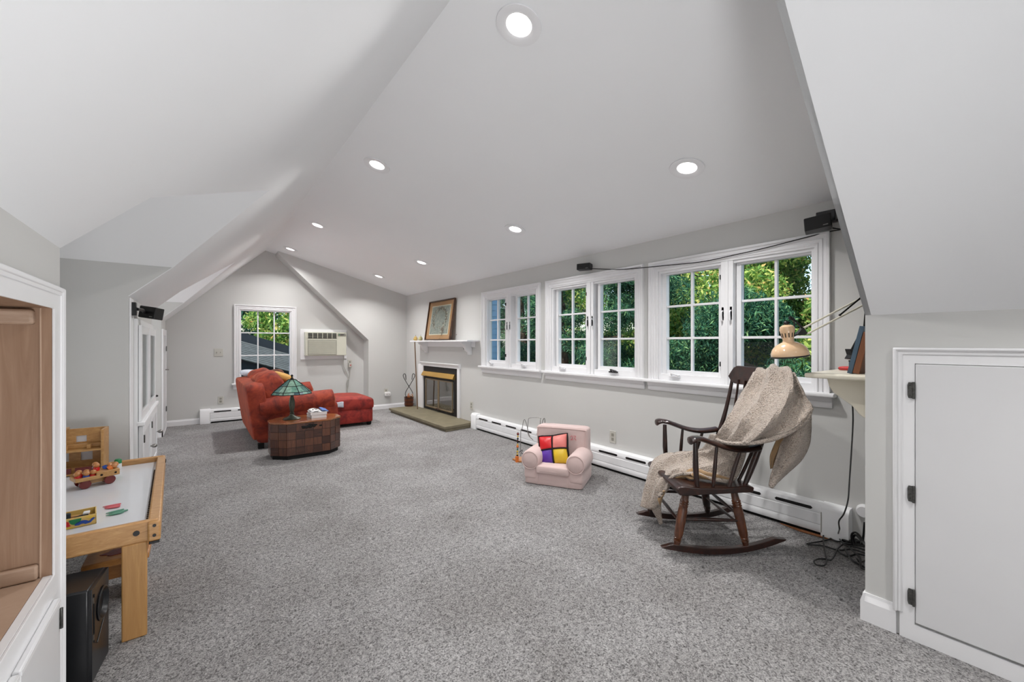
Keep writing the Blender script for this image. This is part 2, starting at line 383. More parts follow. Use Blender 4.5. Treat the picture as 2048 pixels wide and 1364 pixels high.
# dormer end wall (nearer than the gable) with the sloped reveal
XE, ZE = 2.436, 1.254
SE = (ZRG-.04-ZE)/(XE-XRG)
struct(MB().slab((0, YE, 0), (1, 0, 0), (0, 0, 1), [(XE, 0), (XW, 0), (XW, ZW+.03), (1.02, zc(1.02)+.03), (1.02, zc(1.02)-.04), (XE, ZE)], [], (0, YF-YE+.01, 0)).build('wall_far', 'wall', smooth=False))
# gable wall with window
WY = YF; gx0, gx1 = xy(467.8, WY), xy(592.5, WY); gz0, gz1 = zy(467.8, 767, WY), zy(467.8, 608.5, WY)
gg = (xy(481.8, WY+.06), xy(579.5, WY+.06), zy(530, 755, WY+.06), zy(530, 621.5, WY+.06))
gh = (gx0+.075, gx1-.075, gz0, gz1-.075)
struct(MB().slab((0, YF, 0), (1, 0, 0), (0, 0, 1), [(XL-.02, 0), (XE+.1, 0), (XE+.1, ZE+.2), (1.3, ZRG), (XRG, ZRG+.04), (XL-.02, ZL+.02)], [rect(*gh)], (0, T, 0)).build('wall_far', 'wall', smooth=False))
# right knee wall near the camera with the access door
DY1 = yx(1831, XR); DZ1 = 1.117; DZ0 = zx(1831, 1247, XR)
struct(MB().slab((XR, 0, 0), (0, 1, 0), (0, 0, 1), rect(YB, YN, 0, ZR+.005), [], (T, 0, 0)).build('wall_right', 'wall', smooth=False))
struct(MB().bx(XR+T, XW, YN-T, YN, 0, ZRG).build('wall_right', 'wall', smooth=False))
struct(MB().bx(-1.75, XW, YB-T, YB, 0, ZRG+.05).build('wall_back', 'wall', smooth=False))
# left knee wall: three stretches between two dormers
D1 = (1.99, 3.74); D2 = (5.42, 6.90); ZD = 1.727
CY1 = yx(104, XL); CZ1 = zx(104, 617, XL); CZ0 = .477
struct(MB().slab((XL, 0, 0), (0, 1, 0), (0, 0, 1), rect(YB, D1[0], 0, ZL), [rect(CY1-1.15, CY1+.03, CZ0-.12, CZ1+.03)], (-T*.5, 0, 0)).build('wall_left', 'wall', smooth=False))
struct(MB().slab((XL, 0, 0), (0, 1, 0), (0, 0, 1), rect(D1[1], D2[0], 0, ZL), [rect(4.04, 4.62, .635, 1.325), rect(4.70, 5.33, .635, 1.325)], (-T*.5, 0, 0)).build('wall_left', 'wall', smooth=False))
struct(MB().slab((XL, 0, 0), (0, 1, 0), (0, 0, 1), rect(D2[1], YF, 0, ZL), [], (-T*.5, 0, 0)).build('wall_left', 'wall', smooth=False))
# dormer cheeks and back walls
XD = -1.6; xk = XRG-(ZRG-ZD)/SL   # where the main slope reaches the dormer eave height
def cheek(y, t):
    y -= .0015*(1 if t > 0 else -1)
    struct(MB().prism([(XD, y, 0), (XL-.002, y, 0), (XL-.002, y, ZL+.004), (xk-.004, y, ZD), (XD, y, ZD)], (0, t, 0)).build('wall_left', 'wall', smooth=False))
for (y0, y1), ap in ((D1, (.386, 3.19)), (D2, (.384, 6.27))):
    cheek(y0, -.07); cheek(y1, .07)
    struct(MB().bx(XD-.07, XD, y0-.07, y1+.07, 0, 2.4).build('wall_left', 'wall', smooth=False))
    za = zl(ap[0]); a = (ap[0], ap[1], za)
    for ye in (y0, y1):
        b = MB(); p = [Vector((XD, ye, ZD)), Vector((xk, ye, ZD)), Vector(a), Vector((XD, ap[1], za))]
        b.add(p+[q+Vector((0, 0, .05)) for q in p], [(0, 1, 2, 3), (7, 6, 5, 4), (0, 4, 5, 1), (1, 5, 6, 2), (2, 6, 7, 3), (3, 7, 4, 0)])
        struct(b.build('ceiling', 'ceil', smooth=False))
# left slope with two dormer notches (coordinates: y, distance up the slope)
LS = math.hypot(XRG-XL, ZRG-ZL); e = Vector((XRG-XL, 0, ZRG-ZL)).normalized(); nL = Vector((-e.z, 0, e.x))
up = lambda x: (x-XL)/(XRG-XL)*LS
out = [(YB, 0)]
for (y0, y1), ap in ((D1, (.386, 3.19)), (D2, (.384, 6.27))):
    out += [(y0, 0), (y0, up(xk)), (ap[1], up(ap[0])), (y1, up(xk)), (y1, 0)]
out += [(YF, 0), (YF, LS), (YB, LS)]
struct(MB().slab((XL, 0, ZL), (0, 1, 0), e, out, [], nL*.1).build('ceiling', 'ceil', smooth=False))
# lights sit in the flatter dormer ceiling
def on_ceiling(u, v):
    k = (u-1024)/FP; a = ST+k*CT; b = (HV-v)/FP
    d = (ZRG-EYE+SC*XRG)/(b+SC*a); return pD(u, v, d)
can_px = [(1038, 50), (754, 330), (635, 450.5), (580.5, 498), (1374, 336), (1030.5, 458.5), (843, 525), (757.5, 552.5)]
cans = [on_ceiling(*p) for p in can_px]
LCc = math.hypot(XW-XRG, ZRG-ZW); ec = Vector((XW-XRG, 0, ZW-ZRG)).normalized(); nC = Vector((-ec.z, 0, ec.x))
upc = lambda x: (x-XRG)/(XW-XRG)*LCc
CR = .062
holes = [circ(p.y, upc(p.x), CR) for p in cans]
struct(MB().slab((XRG, 0, ZRG), (0, 1, 0), ec, [(YN, 0), (YF, 0), (YF, LCc), (YN, LCc)], holes, nC*.1).build('ceiling', 'ceil', smooth=False))
# steep right slope over the knee wall near the camera, and the short piece before the gable
LR = math.hypot(XR-XRG, ZRG-ZR); er = Vector((XR-XRG, 0, ZR-ZRG)).normalized(); nR = Vector((-er.z, 0, er.x))
back_cans = [Vector((1.62, -.35, zr(1.62))), Vector((1.62, -1.7, zr(1.62)))]
upr = lambda x: (x-XRG)/(XR-XRG)*LR
struct(MB().slab((XRG, 0, ZRG), (0, 1, 0), er, rect(YB, YN, 0, LR), [circ(p.y, upr(p.x), CR) for p in back_cans], nR*.1).build('ceiling', 'ceil', smooth=False))
# closing cheek wall above the knee (between slope and dormer ceiling)
struct(MB().prism([(XRG, YN, ZRG), (XR, YN, ZR), (XR+T, YN, ZR), (XW, YN, ZR), (XW, YN, ZW), ], (0, -.02, 0)).build('wall_right', 'wall', smooth=False))
# unseen flat cover above the roof, added so that no daylight leaks in
struct(MB().prism([(XD-.3, YB-.3, ZRG+.35), (XW+.6, YB-.3, ZRG+.2), (XW+.6, YB-.3, ZRG+.3), (XD-.3, YB-.3, ZRG+.45)], (0, YF-YB+.6, 0)).build('daylight_cover', 'shingle', smooth=False))

# baseboards
def base_y(x, y0, y1, s, name, h=.085):   # along Y on a wall at x, s = side the room is on
    b = MB(); t = .014*s
    b.prism([(x, y0, 0), (x+t, y0, 0), (x+t, y0, h*.72), (x+t*.5, y0, h*.9), (x+t*.4, y0, h), (x, y0, h)], (0, y1-y0, 0)); return struct(b.build(name, 'trim', smooth=False))
def base_x(y, x0, x1, s, name, h=.085):
    b = MB(); t = .014*s
    b.prism([(x0, y, 0), (x0, y+t, 0), (x0, y+t, h*.72), (x0, y+t*.5, h*.9), (x0, y+t*.4, h), (x0, y, h)], (x1-x0, 0, 0)); return struct(b.build(name, 'trim', smooth=False))
base_x(YF, XL, xy(399, YF), -1, 'baseboard_far')
base_x(YE, XE, XW, -1, 'baseboard_far'); base_x(YF, xy(640, YF), XE, -1, 'baseboard_far')
base_y(XE, YE, YF, -1, 'baseboard_far')
base_y(XR, yx(1790, XR)-.005, YN, -1, 'baseboard_right', .12)
base_x(YN, XR-.014, XR+.1, 1, 'baseboard_right', .12)
base_y(XL, D2[1], YF-.62, 1, 'baseboard_left')
base_x(D2[1], XD, XL, -1, 'baseboard_left'); base_x(D1[1], XD, XL, -1, 'baseboard_left')
# white corner strip at the second knee wall stretch
struct(MB().bx(XL, XL+.008, D1[1]-.002, D1[1]+.16, 0, ZL-.01).build('trim_1', 'trim', bevel=.003))

# ---------------- windows ----------------
XFR = Matrix(((0, 1, 0, 0), (1, 0, 0, 0), (0, 0, 1, 0), (0, 0, 0, 1)))   # (s, depth, z) -> (depth, s, z)
def casing_profile(b, s0, s1, z0, z1, wd=.085):
    """three boards with stepped moulding around an opening, standing proud of the wall (depth < 0)"""
    mitred(b, [(0, 0), (0, -.028), (.016, -.028), (.02, -.018), (wd*.42, -.016), (wd*.45, -.021), (wd*.52, -.021), (wd*.55, -.016), (wd*.72, -.016), (wd*.75, -.021), (wd*.82, -.021), (wd*.85, -.014), (wd, -.012), (wd, 0)], s0, s1, z0, z1)
def make_window(name, label, xf, s0, s1, zs, zt, gl, gz, hole, cols=2, rows=3, cranks=(), black_crank=None, right_hinge=True):
    t = thing(name, label, 'window', xf @ Vector(((s0+s1)/2, 0, zs))); t['kind'] = 'structure'; del t['category']
    b = MB(xf); casing_profile(b, s0, s1, zs, zt); b.build('casing', 'trim', t, bevel=.002)
    h0, h1, hz0, hz1 = hole
    f = MB(xf); D = .078; q = .02
    f.slab((0, .001, 0), (1, 0, 0), (0, 0, 1), rect(h0-.004, h1+.004, hz0-.012, hz1+.004), [rect(h0+q, h1-q, hz0+.052, hz1-q)], (0, D, 0))
    f.build('jamb', 'trim', t, bevel=.002)
    gs = sorted(gl)
    if len(gs) == 2:
        mid = (gs[0][1]+gs[1][0])/2
        m_ = MB(xf); m_.bx(mid-.045, mid+.045, -.012, .078, hz0+.001, hz1-.001); m_.bx(mid-.012, mid+.012, -.02, -.011, hz0+.002, hz1-.002); m_.build('mullion', 'trim', t, bevel=.003)
    sl = MB(xf); sl.prism([(s0-.03, 0, zs+.002), (s0-.03, -.06, zs+.002), (s0-.03, -.064, zs-.01), (s0-.03, -.06, zs-.024), (s0-.03, 0, zs-.024)], (s1-s0+.06, 0, 0))
    sl.build('sill', 'trim', t, bevel=.003)
    ap = MB(xf); ap.prism([(s0-.01, 0, zs-.024), (s0-.01, -.03, zs-.024), (s0-.01, -.024, zs-.05), (s0-.01, -.016, zs-.055), (s0-.01, -.016, zs-.085), (s0-.01, -.01, zs-.095), (s0-.01, 0, zs-.095)], (s1-s0+.02, 0, 0))
    ap.build('apron', 'trim', t, bevel=.002)
    gd = .055
    for i, (a, c) in enumerate(gs):
        w_ = .034; sh = MB(xf)
        for (p, q2, r_, s_) in ((a-w_, a, gz[0]-w_, gz[1]+w_), (c, c+w_, gz[0]-w_, gz[1]+w_), (a, c, gz[1], gz[1]+w_), (a, c, gz[0]-w_, gz[0])):
            sh.bx(p, q2, gd-.022, gd+.025, r_, s_)
        a0_, c0_ = (h0+.003 if i == 0 else mid+.01), (h1-.003 if i == len(gs)-1 else mid-.01)
        a0_, c0_ = min(a0_, a-w_-.002), max(c0_, c+w_+.002)
        MB(xf).slab((0, gd+.006, 0), (1, 0, 0), (0, 0, 1), rect(a0_, c0_, hz0+.004, max(hz1-.003, gz[1]+w_+.003)), [rect(a-w_+.004, c+w_-.004, gz[0]-w_+.004, gz[1]+w_-.004)], (0, .012, 0)).build('stop', 'trim', t)
        so = sh.build('sash', 'trim', t, bevel=.003)
        dw = (c-a)/cols; dh = (gz[1]-gz[0])/rows; mw = .009
        mu = MB(xf)
        for k in range(1, cols): mu.bx(a+dw*k-mw, a+dw*k+mw, gd-.012, gd+.016, gz[0], gz[1])
        for k in range(1, rows): mu.bx(a, c, gd-.0125, gd+.0165, gz[0]+dh*k-mw, gz[0]+dh*k+mw)
        mu.build('muntin', 'trim', so, bevel=.002)
        for k in range(cols):
            for l in range(rows):
                MB(xf).bx(a+dw*k+mw*.8, a+dw*(k+1)-mw*.8, gd, gd+.004, gz[0]+dh*l+mw*.8, gz[0]+dh*(l+1)-mw*.8).build('pane', 'glass', so, smooth=False)
    for (s, blk) in cranks:
        cb = MB(xf); z = hz0+.03
        cb.prism([(s-.05, .0, z), (s+.05, .0, z), (s+.045, -.02, z), (s-.045, -.02, z)], (0, 0, .014))
        cb.tube(catmull([(s+.02, -.01, z+.012), (s+.01, -.035, z+.03), (s-.02, -.04, z+.026), (s-.06, -.038, z+.016)], 4), [.009, .007, .007, .009], 8)
        cb.build('crank_handle', 'black' if blk else 'trim', t, bevel=.002)
    return t
W = []
wl = ['leftmost double casement window, left sash showing blue siding, nearest the fireplace', 'middle double casement window with a black crank handle on its sill', 'largest double casement window, behind the rocking chair and desk lamp']
for i, un in enumerate(units):
    Ys = un['Y']; G = sorted(un['G'])
    hl = un['H']; cr = [((G[0][0]+G[0][1])/2+(.02), i == 1), (G[1][1]-.1, False)]
    W.append(make_window('window_%d' % (i+1), wl[i], XFR, Ys[0], Ys[1], ZS, ZCT, G, (GZ0, GZ1), hl, cranks=cr))
XI = Matrix()
XI = Matrix.Translation((0, YF, 0))
XWR = Matrix.Translation((XW, 0, 0)) @ XFR
# re-seat: the wall windows above were built at depth 0 = wall plane
for t in W:
    t.location.x += XW
make_window('window_4', 'small casement window in the gable wall above the rust armchair', XI, gx0, gx1, gz0, gz1, [(gg[0], gg[1])], (gg[2], gg[3]), gh, cols=3, rows=3)
# latches and hinge blocks of the casements
def latch(win, y, z, mat='trim', black=True):
    b = MB(); b.bx(XW-.012, XW+.01, y-.01, y+.01, z-.05, z+.05); b.tube(catmull([(XW-.010, y, z+.02), (XW-.030, y, z+.012), (XW-.034, y, z-.01), (XW-.030, y, z-.055)], 4), [.006, .006, .007, .008], 8)
    b.build('latch', 'trim', win, bevel=.002)
for win, un in zip(W, units):
    G = sorted(un['G']); mid = (G[0][1]+G[1][0])/2
    latch(win, mid-.03, 1.42); latch(win, mid+.03, 1.42)
    for z in (1.04, 1.70):
        for s in (G[1][0]-.028,) :
            MB().bx(XW+.012, XW+.034, s-.012, s+.012, z-.018, z+.018).build('hinge_block', 'black', win, bevel=.003)
        MB().bx(XW+.015, XW+.034, G[0][0]-.014, G[0][0]+.006, z-.018, z+.018).build('hinge_block', 'black', win, bevel=.003)
MB().bx(gg[1]+.045, gg[1]+.06, YF-.02, YF+.01, 1.5, 1.62).build('latch', 'trim', bpy.data.objects['window_4'], bevel=.002)

# ---------------- access door on the right ----------------
dr = thing('door_1', 'white access door with three black hinges in the right knee wall', None, (XR, DY1, 0)); dr['kind'] = 'structure'
b = MB(); cy1 = yx(1788, XR); cz = 1.181; fr = DY1+.004
yy0 = DY1-.8
b.slab((XR, 0, 0), (0, 1, 0), (0, 0, 1), rect(yy0, yx(1800, XR), 0, cz-.028), [rect(DY1-.704, DY1, DZ0, DZ1)], (-.012, 0, 0)); b.build('door_frame', 'trim', dr, bevel=.001)
b = MB()
mitred(b, [(0, 0), (0, .024), (.006, .028), (.012, .024), (.014, .018), (.026, .018), (.030, .012), (.032, 0)], yy0-.3, cy1, .10, cz, lambda s, t, z: (XR-t, s, z))
b.build('casing', 'trim', dr, bevel=.003)
MB().bx(XR-.018, XR-.0005, DY1-.70, DY1-.002, DZ0+.01, DZ1-.002).build('door_panel', 'door', dr, bevel=.003)
dr_panel = None
for v in (780, 986, 1191):
    z = zx(1826, v, XR); y = DY1+.008
    h = MB(); h.prism([(XR-.016, y-.010, z-.032), (XR-.016, y+.010, z-.032), (XR-.016, y+.013, z-.02), (XR-.016, y+.013, z+.02), (XR-.016, y+.010, z+.032), (XR-.016, y-.010, z+.032)], (-.004, 0, 0))
    h.cyl((XR-.022, y-.006, z-.034), (XR-.022, y-.006, z+.034), .0045, n=10)
    for q in (-.02, 0, .02): h.sup((XR-.021, y+.006, z+q), (.003, .003, .003), 1, 1, nu=6, nv=8)
    h.build('hinge', 'hinge', dr, bevel=.001)

# ---------------- far left door in the knee wall ----------------
dl = thing('door_2', 'white narrow door in the far left knee wall beside the gable', None, (XL, 7.2, 0)); dl['kind'] = 'structure'
b = MB(); b.slab((XL, 0, 0), (0, 1, 0), (0, 0, 1), rect(D2[1], 7.64, 0, 1.38), [rect(D2[1]+.08, 7.56, .01, 1.30)], (.018, 0, 0)); b.build('casing', 'trim', dl, bevel=.003)
MB().bx(XL-.005, XL+.01, D2[1]+.08, 7.56, .02, 1.30).build('door_panel', 'door', dl, bevel=.003)
MB().tube([(XL+.01, 7.50, .83), (XL+.045, 7.50, .83), (XL+.045, 7.42, .83)], .008, 8).build('door_handle', 'steel', dl)
for z in (.28, 1.12): MB().bx(XL+.016, XL+.024, 7.545, 7.575, z-.035, z+.035).build('hinge', 'hinge', dl, bevel=.001)
# ======================= CEILING LIGHTS =======================
def can_light(p, n, label, power=CAN_POWER, group='recessed ceiling lights'):
    t = thing('recessed_light', label, 'ceiling light', p, group)
    n = n.normalized()   # n points into the room
    MB().lathe([(.061, .0), (.074, -.002), (.098, -.001), (.103, .004), (.102, .008), (.074, .010), (.058, .002), (.0575, -.004)], p, n, 40, cap=False).build('trim_ring', 'trim', t)
    MB().lathe([(.0605, .0), (.0595, -.03), (.056, -.075), (.001, -.078)], p, n, 32, cap=False).build('reflector', 'trim', t)
    MB().lathe([(.001, -.02), (.03, -.022), (.046, -.03), (.049, -.04), (.046, -.06)], p-n*.005, n, 28, cap=False).build('bulb', 'bulb', t)
    ld = bpy.data.lights.new('lamp', 'AREA'); ld.shape = 'DISK'; ld.size = .085; ld.energy = power; ld.spread = R(135); ld.color = (1.0, .985, .965)
    lo = bpy.data.objects.new('lamp_light', ld); C.objects.link(lo); lo.parent = t
    d = (n*.25+Vector((0, 0, -1))*.75).normalized()
    lo.location = n*.012; lo.rotation_euler = (-d).to_track_quat('Z', 'Y').to_euler()
    return t
lab = ['recessed light nearest the camera at the top of the photo', 'second recessed light along the ridge', 'third recessed light along the ridge', 'recessed light along the ridge nearest the gable wall',
       'nearest recessed light above the largest window', 'recessed light above the leftmost window row, second from the right', 'third recessed light of the row above the window wall', 'recessed light of the window row nearest the far corner']
for p, l in zip(cans, lab): can_light(p, -nC, l)
for p, l in zip(back_cans, ('recessed light in the steep slope just behind the camera', 'recessed light in the steep slope nearest the back wall')): can_light(p, -nR, l)

# ======================= BASEBOARD HEATERS =======================
def heater(name, label, xf, s0, s1, slots, endcaps, h=.2, d=.07):
    """xf maps (s along wall, depth into the room, z)"""
    t = thing(name, label, 'heater', xf @ Vector(((s0+s1)/2, 0, 0)))
    prof = [(0, h), (d*.55, h), (d*.82, h-.008), (d*.95, h-.028), (d, h-.05), (d-.004, h-.06), (d, h-.064), (d, .075), (d-.004, .07), (d, .062), (d, .03), (d-.004, .022), (d-.012, .022), (0, .022)]
    b = MB(xf); b.prism([(s0, p, q) for p, q in prof], (s1-s0, 0, 0)); b.build('cover', 'heater', t, bevel=.001)
    MB(xf).bx(s0+.01, s1-.01, .012, d-.02, 0.0, .022).build('fin_gap', 'void', t)
    for a, c in slots:
        b = MB(xf); z = h-.036; r = .0095; y0 = d*.965
        pts = [(a+r, y0-.01, z+r), (a, y0-.01, z), (a+r, y0-.01, z-r), (c-r, y0-.01, z-r), (c, y0-.01, z), (c-r, y0-.01, z+r)]
        b.prism(pts, (0, .0125, 0)); b.build('vent_slot', 'black', t)
    for a, c, hh in endcaps:
        b = MB(xf); b.prism([(a, 0, 0), (a, d+.006, 0), (a, d+.006, hh-.03), (a, d*.8, hh-.004), (a, d*.6, hh), (a, 0, hh)], (c-a, 0, 0)); b.build('end_cap', 'heater', t, bevel=.002)
        MB(xf).bx(c-.006, c-.002, d+.006, d+.0075, .03, hh-.05).build('seam', 'plate2', t)
    return t
XFW = Matrix(((0, -1, 0, XW), (1, 0, 0, 0), (0, 0, 1, 0), (0, 0, 0, 1)))
HX = XW-.07
ys = lambda u: yx(u, HX)
sl = [(957.5, 975), (983, 1002), (1011, 1032), (1041, 1063), (1073, 1097), (1107, 1133), (1144, 1172), (1197, 1234.5), (1250.5, 1292), (1308, 1352), (1368, 1412), (1430, 1470), (1474, 1522), (1549, 1625)]
heater('baseboard_heater', 'long white baseboard heater under the row of windows', XFW, ys(1641), ys(945), [(ys(b_), ys(a_)) for a_, b_ in sl], [(ys(952), ys(942), .215), (ys(1698), ys(1641.5), .205)])
XFF = Matrix(((1, 0, 0, 0), (0, -1, 0, YF), (0, 0, 1, 0), (0, 0, 0, 1)))
xs = lambda u: xy(u, YF-.07)
heater('baseboard_heater', 'short white baseboard heater on the gable wall behind the rust armchair', XFF, xs(421), xs(640), [(xs(427), xs(463)), (xs(475), xs(512))], [(xs(399.6), xs(421), .215)], h=.205)
MB().prism([(ys(1641)-.05, 0, 0)]*0 or [(XW-.09, ys(1650), .003), (XW-.10, ys(1600), .003), (XW-.07, ys(1560), .003), (XW-.06, ys(1690), .003)], (0, 0, .004)).build('subfloor_patch', 'rust', None)
tag(bpy.data.objects['subfloor_patch'], 'bare rusty strip of subfloor along the heater at its right end', 'floor patch')

# ======================= WALL PLATES =======================
def plate(name, label, xf, s, z, w_=.072, h=.115, kind='outlet', mat='plate'):
    t = thing(name, label, kind, xf @ Vector((s, 0, z)))
    b = MB(xf); b.box((s, .003, z), (w_, .006, h)); b.build('cover_plate', mat, t, bevel=.002)
    if kind == 'outlet':
        for q in (-.021, .021):
            b = MB(xf); b.sup((s, .007, z+q), (.015, .002, .015), .3, .6, nu=6, nv=14); b.build('socket', 'plate2', t)
    else:
        for q in (-.023, .023):
            MB(xf).box((s+q, .010, z), (.009, .012, .022)).build('toggle', 'plate2', t, bevel=.001)
    return t
plate('wall_outlet', 'outlet on the gable wall above the short heater', XFF, xy(441.5, YF), zy(441, 800, YF))
plate('light_switch', 'double light switch plate left of the gable window', XFF, xy(437, YF), zy(437, 705, YF), .11, .115, 'switch')
XFE = Matrix(((1, 0, 0, 0), (0, -1, 0, YE), (0, 0, 1, 0), (0, 0, 0, 1)))
p = onY(772, 783, YE)
plate('wall_outlet', 'outlet above a white plug-in device beside the hearth', XFE, p.x, p.z)
t = thing('plug_in_device', 'white rounded plug-in device on the outlet beside the hearth', 'device', onY(774, 789, YE))
q = onY(774, 788, YE); MB().sup((q.x, YE-.03, q.z), (.055, .028, .042), .5, .6).build('body', 'paper', t); MB().bx(q.x-.03, q.x+.03, YE-.012, YE, q.z-.02, q.z+.04).build('plug', 'paper', t, bevel=.003)
MB().cyl((q.x-.02, YE-.056, q.z), (q.x-.02, YE-.058, q.z), .008).build('nozzle', 'plate2', t); MB().cyl((q.x+.02, YE-.056, q.z), (q.x+.02, YE-.058, q.z), .008).build('nozzle', 'plate2', t)
plate('wall_outlet', 'outlet between the fireplace and the long heater', XFW, yx(943.3, XW), zx(943.3, 811, XW))
plate('wall_outlet', 'outlet on the window wall between the pink armchair and the rocking chair', XFW, yx(1226, XW), zx(1226, 873.5, XW))
q = onX(1729, 1022, XW); t = thing('thermostat_dial', 'white round thermostat dial on the window wall, half hidden by the knee wall', 'thermostat', q)
MB().lathe([(.0, .03), (.03, .03), (.036, .022), (.04, .0)], q, (-1, 0, 0), 28).build('dial', 'trim', t)
q = onX(911, 614, XW); tag(MB().cyl((XW, q.y, q.z), (XW-.02, q.y, q.z), .003, n=8).build('nail', 'steel'), 'small nail in the wall right of the framed picture', 'nail')

# ======================= FIREPLACE =======================
M['champagne'] = plain('champagne_metal', (150, 132, 106), .35, metal=.4); M['brick_in'] = plain('firebox_brick', (96, 86, 74), .9, var=.15)
fp = thing('fireplace', 'built-in fireplace with black metal front, brass hood and glass doors', 'fireplace', (XW, (FY0+FY1)/2, 0))
fx = XW-.01
b = MB(); b.slab((fx, 0, 0), (0, 1, 0), (0, 0, 1), rect(FY0, FY1, .075, FZ1), [rect(FY0+.13, FY1-.06, .13, .60)], (.02, 0, 0)); b.build('front_panel', 'blacktrim', fp, bevel=.003)
b = MB(); gy0, gy1 = FY0+.13, FY1-.06
b.bx(fx+.03, fx+.42, gy0, gy0+.02, .1, .62).bx(fx+.03, fx+.42, gy1-.02, gy1, .1, .62).bx(fx+.40, fx+.42, gy0, gy1, .1, .62).bx(fx+.03, fx+.42, gy0, gy1, .1, .12).bx(fx+.03, fx+.42, gy0, gy1, .6, .62)
b.build('firebox', 'brick_in', fp)
b = MB(); b.prism([(fx, FY0+.10, .635), (fx-.03, FY0+.10, .635), (fx-.045, FY0+.10, .645), (fx-.012, FY0+.10, .715), (fx, FY0+.10, .72)], (0, FY1-FY0-.085, 0)); b.build('hood', 'brass', fp, bevel=.002)
ym = (gy0+gy1)/2
for a, c, nm in ((gy0+.03, ym-.004, 'l'), (ym+.004, gy1-.03, 'r')):
    b = MB(); f = .018
    b.bx(fx-.012, fx+.006, a, a+f, .12, .60).bx(fx-.012, fx+.006, c-f, c, .12, .60).bx(fx-.012, fx+.006, a, c, .12, .12+f).bx(fx-.012, fx+.006, a, c, .60-f, .60)
    dd = b.build('glass_door', 'champagne', fp, bevel=.002)
    MB().bx(fx-.004, fx, a+f, c-f, .12+f, .60-f).build('pane', 'smokeglass', dd, smooth=False)
    k = ym-.02 if nm == 'l' else ym+.02
    MB().tube([(fx-.012, k, .128), (fx-.035, k, .128), (fx-.035, k+(.05 if nm == 'r' else -.05), .125)], .008, 8).build('door_handle', 'copper', dd)
# a few charred logs inside
for i, (yy, rr) in enumerate(((ym-.2, .035), (ym+.1, .04))):
    MB().cyl((fx+.2+.03*i, yy-.25, .15), (fx+.24, yy+.3, .17), rr, n=10).build('log', 'bark', fp)
for k in range(5): MB().bx(fx+.13, fx+.32, ym-.22+.11*k, ym-.21+.11*k, .12, .135).build('grate_bar', 'darkmetal', fp)
t = thing('fireplace_surround', 'white wooden surround framing the fireplace', 'surround', (XW, ym, 0))
b = MB(); o1 = .055
b.bx(XW-.03, XW, FY0-o1, FY0+.004, .072, FZ1+.02); b.build('side_board', 'trim', t, bevel=.003)
b = MB(); b.bx(XW-.03, XW, FY1-.004, FY1+.19, .072, FZ1+.02); b.build('side_board', 'trim', t, bevel=.003)
b = MB(); b.prism([(XW, FY0-.07, FZ1-.0), (XW-.032, FY0-.07, FZ1), (XW-.034, FY0-.07, FZ1+.03), (XW-.055, FY0-.07, FZ1+.055), (XW-.055, FY0-.07, FZ1+.068), (XW, FY0-.07, FZ1+.068)], (0, FY1-FY0+.14, 0)); b.build('head_moulding', 'trim', t, bevel=.002)
# hearth of two slabs
hx0 = 2.65; hy0, hy1 = 4.98, 7.02
t = thing('hearth', 'low slate hearth slab in front of the fireplace', 'hearth', ((hx0+XW)/2, 6, 0))
b = MB(); b.prism([(XW, hy0+.06, .035), (hx0, hy0, .035), (hx0, hy1, .035), (XW, hy1, .035)], (0, 0, .037)); b.build('top_slab', 'stone', t, bevel=.004)
b = MB(); b.prism([(XW, hy0+.07, 0), (hx0+.02, hy0+.012, 0), (hx0+.02, hy1-.03, 0), (XW, hy1-.02, 0)], (0, 0, .034)); b.build('base_slab', 'stone', t, bevel=.004)
# mantel shelf
ms = thing('mantel_shelf', 'white mantel shelf on two brackets above the fireplace', 'shelf', (XW-.1, 5.9, 1.22))
my0, my1 = 4.90, 6.83
MB().bx(XW-.2, XW, my0, my1, 1.218, 1.24).build('shelf_board', 'trim', ms, bevel=.004)
MB().bx(XW-.016, XW, my0+.1, my1-.1, 1.14, 1.218).build('backboard', 'trim', ms, bevel=.003)
for yb in (5.10, 6.52):
    b = MB(); pr = [(XW, 0, 1.218), (XW-.17, 0, 1.218), (XW-.165, 0, 1.19), (XW-.13, 0, 1.17), (XW-.11, 0, 1.13), (XW-.09, 0, 1.09), (XW-.05, 0, 1.065), (XW-.04, 0, 1.03), (XW, 0, 1.03)]
    b.prism([(x, yb, z) for x, y, z in pr], (0, .06, 0)); b.build('bracket', 'trim', ms, bevel=.003)
# picture leaning on the shelf
A = [onX(851.3, 677.8, XW-.11), onX(903.5, 677.8, XW-.11), onX(907, 597, XW-.012), onX(856.2, 605, XW-.012)]
zb = 1.243
bl = Vector((XW-.11, A[0].y, zb)); br = Vector((XW-.11, A[1].y+.03, zb)); e1 = (br-bl); Wp = e1.length; e1.normalize()
Hp = 1.885-zb; e2 = Vector((.095, 0, Hp)).normalized(); Hp = Hp/e2.z; en = e1.cross(e2).normalized()
if en.x > 0: en = -en
pic = thing('framed_picture', 'framed print of a pale wreath in a wide tan mat leaning on the mantel', 'picture', bl)
def pslab(a0, a1, b0, b1, d0, d1, name, mat, par, bev=.001):
    b = MB(); o = bl+en*d0; b.slab(o, e1, e2, rect(a0, a1, b0, b1), [], en*(d1-d0)); return b.build(name, mat, par, bevel=bev, smooth=False)
b = MB(); b.slab(bl, e1, e2, rect(0, Wp, 0, Hp), [rect(.016, Wp-.016, .016, Hp-.016)], en*.03); fo = b.build('frame', wood('frame_wood', (52, 30, 18), (96, 62, 38), (20, 20, 20)), pic, bevel=.003)
pslab(.02, Wp-.02, .02, Hp-.02, .004, .010, 'mat_board', plain('tan_mat', (184, 136, 92), .7, var=.04, nscale=30), pic, 0)
pslab(.115, Wp-.105, .085, Hp-.085, .010, .0115, 'mat_liner', plain('cream_liner', (222, 212, 190), .7, var=.02), pic, 0)
m, ntt, bb = new_mat('wreath_print'); v = coord(ntt)
